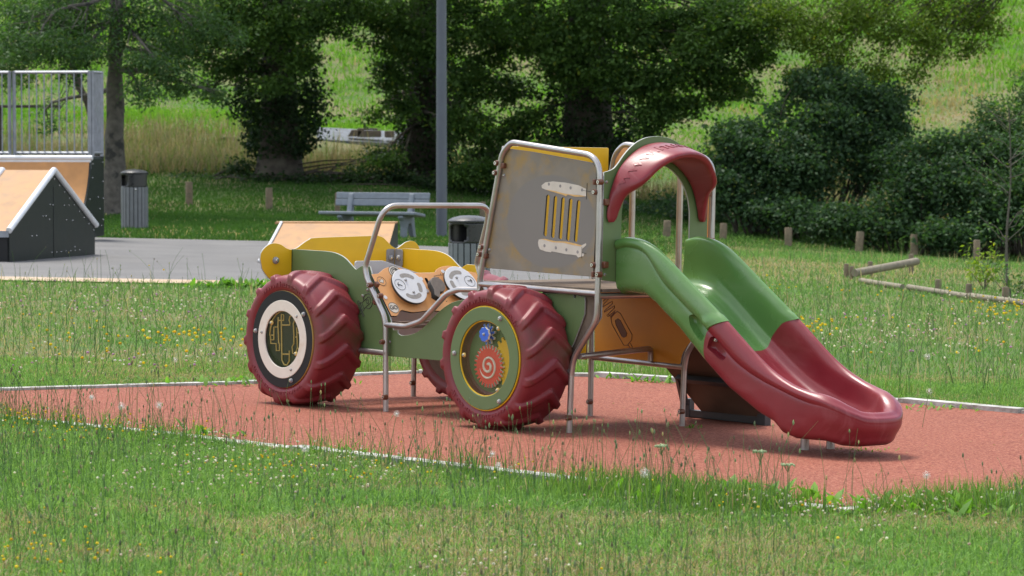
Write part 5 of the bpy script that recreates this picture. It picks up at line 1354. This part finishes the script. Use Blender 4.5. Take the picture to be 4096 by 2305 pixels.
# badges and engraved marks of the dashboard
def badge(cpx, r, fill='white'):
    c = pd.px([cpx], rDash)[0]
    o = plate('badge', pd.up(.001), circle(*c, r, 28), [], .0009, [M[fill]] * 3, TR, .0002)
    MB().add(*ring(pd.up(.001), *c, r, .0016)).build('badge_ring', M['ink'], o)
    return c, o
c, o = badge((608, 605), .036, 'tan')
f = lambda x, y: pd.P(c[0] + x, c[1] + y, .0014)
w_ = [(c[0] - .020, c[1] + .012), (c[0] - .004, c[1] + .004), (c[0] + .004, c[1] + .022), (c[0] + .020, c[1] + .004), (c[0] + .006, c[1] - .018), (c[0] - .006, c[1] - .008), (c[0] - .016, c[1] - .014)]
plate('badge_arrow', pd.up(.0018), w_, [], .0007, [M['white']] * 3, o, .0001)
MB().tube([pd.P(*p, .0018) for p in w_ + w_[:1]], .0012, 5).build('badge_line', M['ink'], o)
c, o = badge((865, 425), .050)
b = MB(); b.add(*ring(pd.up(.0012), *c, .034, .0035)); b.add(*ring(pd.up(.0012), c[0] + .004, c[1], .022, .003)); b.tube([pd.P(c[0] + .012, c[1] - .012, .0012), pd.P(c[0] + .014, c[1] + .02, .0012)], .003, 5); b.build('badge_line', M['ink'], o)
c, o = badge((843, 1118), .042)
V, F = text_geo("GO", .046, .0006)
b = MB(); b.add([pd.P(c[0] + v[0], c[1] + v[1], .0022 + v[2]) for v in V], F)
for e in (-.0011, .0011): b.add([pd.P(c[0] + v[0] + e, c[1] + v[1] + e * .6, .0021 + v[2]) for v in V], F)
b.build('badge_text', M['ink'], o, smooth=False)
b = MB()
for s in [[(1618, 510), (1690, 488), (1790, 482), (1855, 484)], [(1640, 515), (1650, 535)], [(1745, 450), (1755, 482)], [(1660, 530), (1720, 535)], [(1605, 605), (1620, 608)], [(1815, 405), (1840, 445)], [(1830, 395), (1850, 455)], [(1800, 425), (1855, 430)], [(1810, 445), (1850, 408)], [(1785, 820), (1830, 850)], [(1800, 815), (1790, 860)], [(1850, 985), (1868, 1000), (1880, 975)]]:
    b.tube([pd.P(*p, .0006) for p in pd.px(s, rDash)], .0015, 5)
b.build('dash_engraving', M['ink'], TR)
for a in [(682, 920), (1485, 792), (1372, 562), (1795, 420)]:
    c = pd.px([a], rDash)[0]; MB().add(*disc(pd.up(.001), *c, .0155, .002, n=20)).build('pale_plug', M['dial'], TR)
sd = Plane(np.array([-.02, 0, .655]), (0, 1, 0), dvec)
for a in [(395, 680), (590, 890)]: lug(near(-.012), *near(-.012).px([a], rDash)[0], .01)
for a in [(520, 668), (490, 1005)]: block(near(.015), *near(.015).px([a], rDash)[0], .034, .034, .0, .9)
lug(near(-.01), *near(-.01).px([(1063, 758)], rR)[0], .02)
for u_, v_ in ((0, 0), (1.853, 0), (1.853, LAT), (.96, LAT), (0, LAT), (-.92, LAT)): lug(near(v_ - .005), u_ + .012, .105, .022)

# ---- wheels
def tyre_mesh():
    prof = [(.318, -.255), (.330, -.318), (.345, -.334), (.365, -.345), (.395, -.347), (.418, -.340), (.434, -.325), (.443, -.300), (.449, -.262), (.453, -.215), (.455, -.16), (.453, -.105), (.449, -.058), (.443, -.02), (.434, .005), (.418, .020), (.395, .027), (.365, .025), (.33, .005), (.318, -.06)]
    pr = [np.array(p) for p in catmull(prof, 3)]
    nth = 448; nl = 14; m = len(pr)
    th = np.arange(nth) / nth * 2 * np.pi
    V = np.zeros((nth, m, 3))
    per = 2 * np.pi / nl
    for j, (r, v) in enumerate(pr):
        t = (v + .16) / .180
        tt = abs(t - .12) / (1.12 if t < .12 else .88)
        if r > .40:
            cen = -.30 * min(tt, 1.1)
            d = np.abs((th - cen + per / 2) % per - per / 2)
            wdt = .062 - .012 * min(tt, 1)
            h = np.clip((wdt + .035 - d) / .042, 0, 1)
            h = h * h * (3 - 2 * h) * .0215
            if r < .436: h = h * np.clip((r - .402) / .03, 0, 1)
        else: h = 0 * th
        n = pr[min(j + 1, m - 1)] - pr[max(j - 1, 0)]; n = np.array([n[1], -n[0]]); n /= np.linalg.norm(n)
        if n[0] < 0 and r > .43: n = -n
        nr, nv = (n[0], n[1]) if r > .43 else (.8, -.5 if v < -.16 else .5)
        rr = r + h * nr; vv = v + h * nv
        V[:, j, 0] = rr * np.cos(th); V[:, j, 1] = vv; V[:, j, 2] = rr * np.sin(th)
    F = []
    for i in range(nth):
        k = (i + 1) % nth
        for j in range(m - 1): F.append((i * m + j, i * m + j + 1, k * m + j + 1, k * m + j))
    b = MB(); b.add(V.reshape(-1, 3), F)
    # raised writing round the side wall
    T, TF = text_geo("www.husson-co.fr", .060, .0035)
    xs = [v[0] for v in T]; wd = max(xs) - min(xs); R0 = .381
    sc = (R0 * math.radians(96)) / wd
    for base in (math.radians(84), math.radians(264)):
        VV = []
        for x, y, z in T:
            a = base - x * sc / R0; rr = R0 + y * .88
            VV.append((rr * math.cos(a), -.3478 - z * .9, rr * math.sin(a)))
        b.add(VV, TF)
    o = b.build('tyre', M['tyre'], None, ang=50); me = o.data; bpy.data.objects.remove(o); return me
TYRE = tyre_mesh()
def gear(cx, cy, r, n, h, ph=0, k=.5):
    o = []
    for i in range(n):
        a = 2 * math.pi * i / n + ph; p = 2 * math.pi / n
        for f, q in ((-.42, 0), (-.30, .15), (-.20, .85), (-.10, 1), (.10, 1), (.20, .85), (.30, .15), (.42, 0)):
            o.append((cx + (r + h * (q - .5)) * math.cos(a + f * p), cy + (r + h * (q - .5)) * math.sin(a + f * p)))
    return o
def wheel(u, side, kind):
    w_ = empty('wheel', (u, 0 if side < 0 else LAT + .045, .468), TR)
    if side > 0: w_.rotation_euler = (0, 0, math.pi)
    t = bpy.data.objects.new('tyre', TYRE); link(t, w_); t.rotation_euler = (0, .09 if kind == 'maze' else .02, 0)
    pl = near(-.335)
    def rim(name, ro, ri, z, mats, th=.014): return plate(name, pl.up(z), circle(0, 0, ro, 96), [circle(0, 0, ri, 80)], th, mats, w_, .003)
    if kind == 'maze':
        rim('rim_ring', .338, .262, .010, [M['black'], M['black'], M['gold']], .02)
        rim('rim_ring', .272, .196, .013, [M['cream'], M['cream'], M['cream']], .012)
        plate('maze_plate', pl.up(-.018), circle(0, 0, .27, 64), [], .012, [M['mazebg']] * 3, w_)
        pm = pl.up(-.014)
        c0 = (473, 722); sx, sy = 3.2222 * 631 / 1.0, 0
        # traced from the wheel's window
        q = near(-.335 + .014)
        lines = [[(365, 505), (365, 450), (362, 490), (435, 490), (435, 420), (405, 410), (405, 500), (412, 1000), (440, 1060), (480, 1065), (508, 1010), (508, 880)],
                 [(420, 550), (515, 550), (515, 520), (505, 490), (515, 440), (545, 425), (570, 440), (575, 500), (560, 530), (568, 690), (565, 790), (545, 830), (550, 915), (590, 915)],
                 [(420, 925), (510, 925)], [(365, 450), (362, 575), (370, 770), (382, 800), (380, 880), (340, 880), (338, 790), (268, 785), (265, 690)],
                 [(355, 575), (310, 575), (308, 740), (268, 740)], [(310, 680), (255, 680), (265, 590), (300, 470)], [(300, 470), (340, 410), (400, 370), (480, 360), (540, 385)],
                 [(605, 580), (612, 840), (600, 880), (590, 915)], [(612, 650), (668, 650), (670, 800), (680, 825)], [(590, 705), (612, 705)], [(612, 840), (630, 865)]]
        b = MB()
        oc = Plane((u, 0, .468), (1, 0, 0), (0, 0, 1))
        for s in lines:
            qq = Plane((u, -.335 + .014, .468), (1, 0, 0), (0, 0, 1)).px(s, rLW)
            b.tube([pm.P(x, y, 0) for x, y in qq], .0052, 6)
        b.build('maze_line', M['gold'], w_)
        for a in ((300, 520), (612, 920)):
            x, y = Plane((u, -.33, .468), (1, 0, 0), (0, 0, 1)).px([a], rLW)[0]; bolt(BOLTY, pl.up(.004), x, y, w_)
        plate('window_pane', pl.up(.002), circle(0, 0, .20, 48), [], .003, [M['pane']] * 3, w_, .0005)
        for a in (38, 172, 292): bolt(BOLT, pl.up(.010), .302 * math.cos(R_(a)), .302 * math.sin(R_(a)), w_)
        for a in (46, 171, 298): bolt(BOLTS, pl.up(.013), .232 * math.cos(R_(a)), .232 * math.sin(R_(a)), w_)
    elif kind == 'gear':
        rim('rim_ring', .341, .240, .006, [M['yellow'], M['yellow'], M['yellow']], .012)
        rim('rim_ring', .333, .246, .014, [M['green'], M['yellow'], M['green']], .010)
        b = MB(); b.lathe([(.247, .0), (.243, -.07), (.20, -.085)], 64, 0, (0, -.335, 0), 1)
        V = [(x, -.335 - z if False else y, z) for x, y, z in b.V]
        bb = MB(); bb.lathe([(.25, .335), (.243, .285), (.222, .279)], 64, 0, (0, 0, 0), 1); bb.build('window_barrel', M['brown'], w_)
        plate('gear_plate', pl.up(-.058), circle(0, 0, .25, 64), [], .008, [M['green']] * 3, w_)
        W_ = Plane((u, -.335 - .0, .468), (1, 0, 0), (0, 0, 1))
        def c_(a, z): return Plane((u, -.335 - z, .468), (1, 0, 0), (0, 0, 1)).px([a], rRW)[0]
        gc = c_((560, 828), -.025)
        g = plate('red_gear', pl.up(-.026), gear(*gc, .128, 28, .026), [], .018, [M['gearred'], M['cream'], M['cream']], w_, .0015)
        sp = []
        for i in range(90):
            f = i / 89; a = 2.0 - f * 11.2; rr = .012 + f * .073
            sp.append(pl.P(gc[0] + rr * math.cos(a), gc[1] + rr * math.sin(a), -.025))
        rad = [.0095 * (1 - .25 * i / 89) * min(1, (89 - i) / 10 + .15) for i in range(90)]
        sb = MB().tube(sp, rad, 8).build('spiral', M['cream'], g)
        gc2 = c_((850, 640), -.06)
        plate('yellow_gear', pl.up(-.046), gear(gc2[0] - .02, gc2[1] - .075, .155, 22, .028, .05), [], .010, [M['yellow']] * 3, w_, .0015)
        bc = c_((585, 452), -.05)
        bg_ = plate('blue_gear', pl.up(-.022), gear(*bc, .056, 10, .030, .2), [], .018, [M['blue'], M['blue'], M['cream']], w_, .0015)
        kc_ = c_((513, 458), .02)
        kn = [(kc_[0] + (.046 + .003 * math.cos(9 * t)) * math.cos(t), kc_[1] + (.046 + .003 * math.cos(9 * t)) * math.sin(t)) for t in np.linspace(0, 2 * math.pi, 72, endpoint=False)]
        plate('blue_knob', pl.up(.022), kn, [], .018, [M['blue'], M['blue'], M['cream']], w_, .002)
        bolt(BOLTS, pl.up(.022), *kc_, w_)
        plate('window_pane', pl.up(.001), circle(0, 0, .247, 48), [], .003, [M['pane']] * 3, w_, .0005)
        for a in ((278, 697), (676, 390), (668, 1106)):
            bolt(BOLTY, pl.up(.004), *c_(a, .01), w_)
        for a in ((162, 676), (694, 275), (684, 1238)): bolt(BOLT, pl.up(.014), *c_(a, .02), w_)
    else:
        rim('rim_ring', .338, .20, .010, [M['green'], M['green'], M['yellow']], .02)
        plate('hub_plate', pl.up(-.018), circle(0, 0, .25, 48), [], .012, [M['mazebg']] * 3, w_)
    # board closing the inner side
    pi = Plane((0, .012, 0), (-1, 0, 0), (0, 0, 1))
    ib = plate('inner_disc', pi, circle(0, 0, .35, 64), [], .012, [M['underside']] * 3, w_)
    for a in (40, 160, 280): bolt(BOLT, pi, .27 * math.cos(R_(a)), .27 * math.sin(R_(a)), w_)
    return w_
wheel(-.724, -1, 'maze'); wheel(1.402, -1, 'gear'); wheel(-.52, 1, 'plain')

# ---- slide
WR = [(2.06, 1.255), (2.13, 1.268), (2.20, 1.28), (2.32, 1.268), (2.43, 1.232), (2.55, 1.165), (2.75, 1.03), (3.10, .79), (3.43, .552), (3.64, .447), (3.80, .404), (3.90, .388), (3.98, .360), (4.06, .315), (4.12, .285), (4.3, .275)]
WB = [(2.06, .955), (2.16, .955), (2.34, .945), (2.50, .89), (2.65, .785), (2.92, .580), (3.2, .395), (3.45, .272), (3.6, .225), (3.78, .196), (4.0, .178), (4.3, .185)]
WOB = [(2.06, .90), (2.16, .925), (2.34, .915), (2.47, .855), (2.69, .71), (2.93, .515), (3.13, .37), (3.38, .235), (3.50, .19), (3.545, .155), (3.60, .105), (3.90, .105), (4.0, .082), (4.1, .076), (4.3, .10)]
def ip(tab, u):
    return float(np.interp(u, [a for a, _ in tab], [b for _, b in tab]))
def smooth_tab(t): return [tuple(p) for p in catmull(t, 6)]
WRs, WBs, WOs = smooth_tab(WR), smooth_tab(WB), WOB
SC, SH = .482, .338
def shear(u): return float(sstep(2.25, 2.75, u)) * float(1 - sstep(3.3, 3.7, u))
def slide_part(name, u0, u1, mt, tip, flange0, flange1):
    st = list(np.linspace(u0, min(u1, 3.60), 44 if not tip else 34))
    S = [(u, SH, 0.0, 1.0) for u in st]
    if tip:
        for a in np.linspace(0, math.pi / 2, 20)[1:]:
            e = .82
            ca, sa = max(math.cos(a), 0) ** e, math.sin(a) ** e
            nx, ny = sa ** ((2 - e) / e) / .52, ca ** ((2 - e) / e) / SH
            l = math.hypot(nx, ny); S.append((3.60 + .52 * sa, SH * ca, nx / l, ny / l))
    rings = []
    for si, (u, h, nu, nv) in enumerate(S):
        k = shear(u); wr, wb, wo_ = ip(WRs, u), ip(WBs, u - .18 * k), ip(WOs, u - .165 * k)
        wb = min(wb, wr - .022)
        H = wr - wb; G = wr - wo_
        fl = 0
        if flange1 and si >= len(S) - 3: fl = .010
        T_ = float(sstep(3.66, 4.05, u))
        bulge = 1 + 1.1 * float(sstep(3.75, 4.25, u))
        wid = 1 + .55 * float(sstep(3.66, 4.0, u))
        sec = [(-.13, wo_ - .0), (-.06, wo_ + .004), (-.02, wo_ + min(.03, .12 * G)), (-.003, wo_ + min(.075, .28 * G)), (.024 * T_, wo_ + .5 * G), (.030 * T_, wr - min(.082, .42 * G)), (-.003 + .034 * T_, wr - min(.066, .34 * G)), (.010 + .022 * T_ + fl, wr - min(.054, .27 * G)),
               (.017 + .010 * T_ + fl, wr - min(.034, .18 * G)), (.008 - .002 * T_ + fl, wr - .010 - .010 * T_), (-.016 * wid, wr + fl * .3), (-.042 * wid, wr - .006 + fl * .3), (-.060 * wid, wr - min(.03, .3 * H)), (-.068 * wid, wr - .55 * H),
               (-.080 * wid, wb + min(.07, .28 * H)), (-.105 * wid, wb + min(.026, .10 * H)), (-.15 * wid, wb + min(.004, .02 * H))]
        def place(off, w, sgn):
            dw = wr - w
            uu = u + nu * off - k * .19 * (1 - math.exp(-max(dw, 0) / .04)); vv = h + nv * off
            vv = max(vv, 0.0)
            return (uu, SC + sgn * vv, w)
        nearS = [place(o_, w, -1) for o_, w in sec]; farS = [place(o_, w, 1) for o_, w in sec]
        a, b = np.array(nearS[-1]), np.array(farS[-1])
        bed = [a + (b - a) * t + np.array([0, 0, -.006 * math.sin(math.pi * t)]) for t in np.linspace(0, 1, 8)[1:-1]]
        a2, b2 = np.array(farS[0]), np.array(nearS[0])
        bot = [a2 + (b2 - a2) * t for t in np.linspace(0, 1, 5)[1:-1]]
        rings.append(catmull(nearS + bed + farS[::-1] + bot, 4, True))
    m = len(rings[0]); V = [p for r in rings for p in r]; F = []
    for i in range(len(rings) - 1):
        for j in range(m):
            l = (j + 1) % m
            F.append((i * m + j, i * m + l, (i + 1) * m + l, (i + 1) * m + j))
    F.append(tuple(range(m)))
    if not tip: F.append(tuple((len(rings) - 1) * m + j for j in range(m)))
    b = MB().add(V, F)
    return b.build(name, mt, TR, ang=75)
up_ = slide_part('upper_chute', 2.105, 3.10, M['green_p'], False, 0, 1)
lo_ = slide_part('lower_chute', 3.0995, 4.28, M['red'], True, 0, 0)
# hand grip hollows pressed into the chute walls
def grip(parent, pts, m, name):
    pl = near(SC - SH)
    q = catmull(pl.px(pts, reg(2400, 900, 1.5262)), 4, True)
    c = np.mean(np.array(q), 0)
    cu = MB(); n = len(q)
    lay = [(1.0, -.01), (1.0, .004), (.93, .030), (.72, .046)]
    for s, z in lay: cu.V += [(c[0] + (x - c[0]) * s, SC - SH + z, c[1] + (y - c[1]) * s) for x, y in q]
    for i in range(len(lay) - 1):
        for j in range(n): cu.F.append((i * n + j, i * n + (j + 1) % n, (i + 1) * n + (j + 1) % n, (i + 1) * n + j))
    cu.F += [tuple(range(n)), tuple((len(lay) - 1) * n + j for j in range(n - 1, -1, -1))]
    cu.M = [0] * len(cu.F); cu.n = len(cu.V)
    cut = cu.build('cutter', m, TR)
    md = parent.modifiers.new('grip', 'BOOLEAN'); md.operation = 'DIFFERENCE'; md.object = cut; md.solver = 'EXACT'
    dg = bpy.context.evaluated_depsgraph_get()
    me = bpy.data.meshes.new_from_object(parent.evaluated_get(dg))
    parent.modifiers.clear(); old = parent.data; parent.data = me; me.name = old.name
    bpy.data.objects.remove(cut)
    shade(me, 45)
grip(up_, [(545, 556), (575, 548), (605, 568), (630, 600), (645, 640), (640, 670), (622, 705), (605, 700), (575, 660), (550, 610)], M['green_p'], 'grip')
grip(lo_, [(672, 690), (690, 682), (715, 700), (745, 740), (765, 775), (768, 805), (755, 826), (730, 822), (700, 795), (668, 765), (655, 745)], M['red'], 'grip')
bo = bolt(BOLT, near(SC - SH + .03), *near(SC - SH).px([(690, 700)], reg(2400, 900, 1.5262))[0], TR)
MB().tube([(3.46, .50, 0), (3.46, .50, .26)], .027, 16).build('chute_leg', M['steel'], TR)
MB().tube([(3.50, .69, 0), (3.50, .69, .26)], .027, 16).build('chute_leg', M['steel'], TR)

# ---- red hood over the slide's mouth
def mir(t): return t + [(1 - p[0],) + tuple(p[1:]) for p in t[::-1][1:]]
Co = mir([(.080, 1.372, 2.106), (.058, 1.405, 2.106), (.060, 1.47, 2.106), (.085, 1.585, 2.106), (.145, 1.71, 2.106), (.24, 1.80, 2.106), (.36, 1.862, 2.106), (.5, 1.884, 2.106)])
Ci = mir([(.108, 1.372, 2.106), (.128, 1.40, 2.106), (.140, 1.45, 2.106), (.180, 1.56, 2.106), (.245, 1.65, 2.106), (.33, 1.72, 2.106), (.41, 1.758, 2.106), (.5, 1.77, 2.106)])
Fo = mir([(.088, 1.372, 2.118), (.085, 1.395, 2.13), (.090, 1.465, 2.15), (.108, 1.555, 2.195), (.150, 1.635, 2.305), (.25, 1.745, 2.36), (.36, 1.81, 2.40), (.5, 1.832, 2.415)])
Fi = mir([(.102, 1.372, 2.118), (.118, 1.395, 2.13), (.128, 1.455, 2.15), (.148, 1.540, 2.19), (.190, 1.610, 2.295), (.285, 1.715, 2.35), (.38, 1.772, 2.39), (.5, 1.792, 2.405)])
Co, Ci, Fo, Fi = [catmull(x, 5) for x in (Co, Ci, Fo, Fi)]
def hood_sec(i):
    co, ci, fo, fi = [np.array(x[i]) for x in (Co, Ci, Fo, Fi)]
    mid = (co + fo) / 2; nn = np.array([0, .012, 0]); cc = np.array([.5, 1.45, 0]); d = mid - cc; d[2] = 0; d /= np.linalg.norm(d)
    midb = mid + d * .016
    s = [co, co + (midb - co) * .1 + d * .006, midb * .6 + co * .4 + d * .004, midb, fo * .6 + midb * .4, fo, (fo + fi) / 2 + np.array([0, 0, .012]), fi]
    mi = (fi + ci) / 2 - d * .0
    s += [fi * .7 + mi * .3, mi, ci * .8 + mi * .2, ci]
    return [(p[2], p[0], p[1]) for p in s]
rings = [hood_sec(i) for i in range(len(Co))]
m = len(rings[0]); V = [p for r in rings for p in r]; F = []
for i in range(len(rings) - 1):
    for j in range(m): F.append((i * m + j, i * m + (j + 1) % m, (i + 1) * m + (j + 1) % m, (i + 1) * m + j))
F += [tuple(range(m)), tuple((len(rings) - 1) * m + j for j in range(m))]
hood = MB().add(V, F).build('hood', M['red'], TR, ang=180, sub=2)
T, TF = text_geo("www.husson-co.fr", .075, .003)
xs = [v[0] for v in T]; x0, x1 = min(xs), max(xs)
VV = []
for x, y, z in T:
    f = .24 + .56 * (x - x0) / (x1 - x0); fi_ = f * (len(Co) - 1); i0 = int(fi_); t = fi_ - i0
    def at_s(i, s):
        S_ = [np.array(p) for p in hood_sec(i)[:6]]
        q = s * 5; a = int(min(q, 4)); return S_[a] + (S_[a + 1] - S_[a]) * (q - a)
    s = .60 - y * 4.2
    p = at_s(i0, s) * (1 - t) + at_s(min(i0 + 1, len(Co) - 1), s) * t
    d = np.array([0.25, p[1] - .5, p[2] - 1.45]); d /= np.linalg.norm(d)
    VV.append(p + d * (z * .8 + .0005))
MB().add(VV, TF).build('hood_text', M['red'], hood, smooth=False)

# ---- climbing plate on the far side with its black foot
b = MB()
cp = [(1.30, 1.04, .90), (1.30, 1.20, .64), (1.33, 1.36, .36), (1.50, 1.56, .05), (2.06, 1.56, .05), (2.12, 1.36, .36), (1.95, 1.04, .90)]
V = [Vector(p) for p in cp]; nrm = Vector((0, -.84, -.54)) * .018
b.add(V + [p - nrm for p in V], [tuple(range(7)), tuple(range(13, 6, -1))] + [(i, (i + 1) % 7, 7 + (i + 1) % 7, 7 + i) for i in range(7)])
cpl = b.build('climbing_plate', M['underside'], TR, smooth=False)
b = MB()
b.box((1.71, 1.575, .035), (.72, .05, .05)); b.box((2.075, 1.57, .07), (.075, .06, .14)); b.box((1.365, 1.57, .07), (.05, .05, .13))
b.tube([(1.37, 1.52, .10), (1.46, 1.37, .29)], .032, 4); b.tube([(1.44, 1.375, .285), (2.10, 1.375, .285)], .030, 4)
b.build('climbing_foot', M['blacksteel'], TR, smooth=False, bevel=.004)
pcl = Plane((0, 1.30, .44), (1, 0, 0), (0, -.54, .84))
for x, y in ((1.58, -.02), (1.60, -.17)): bolt(BOLT, pcl, x, y, TR, .0)
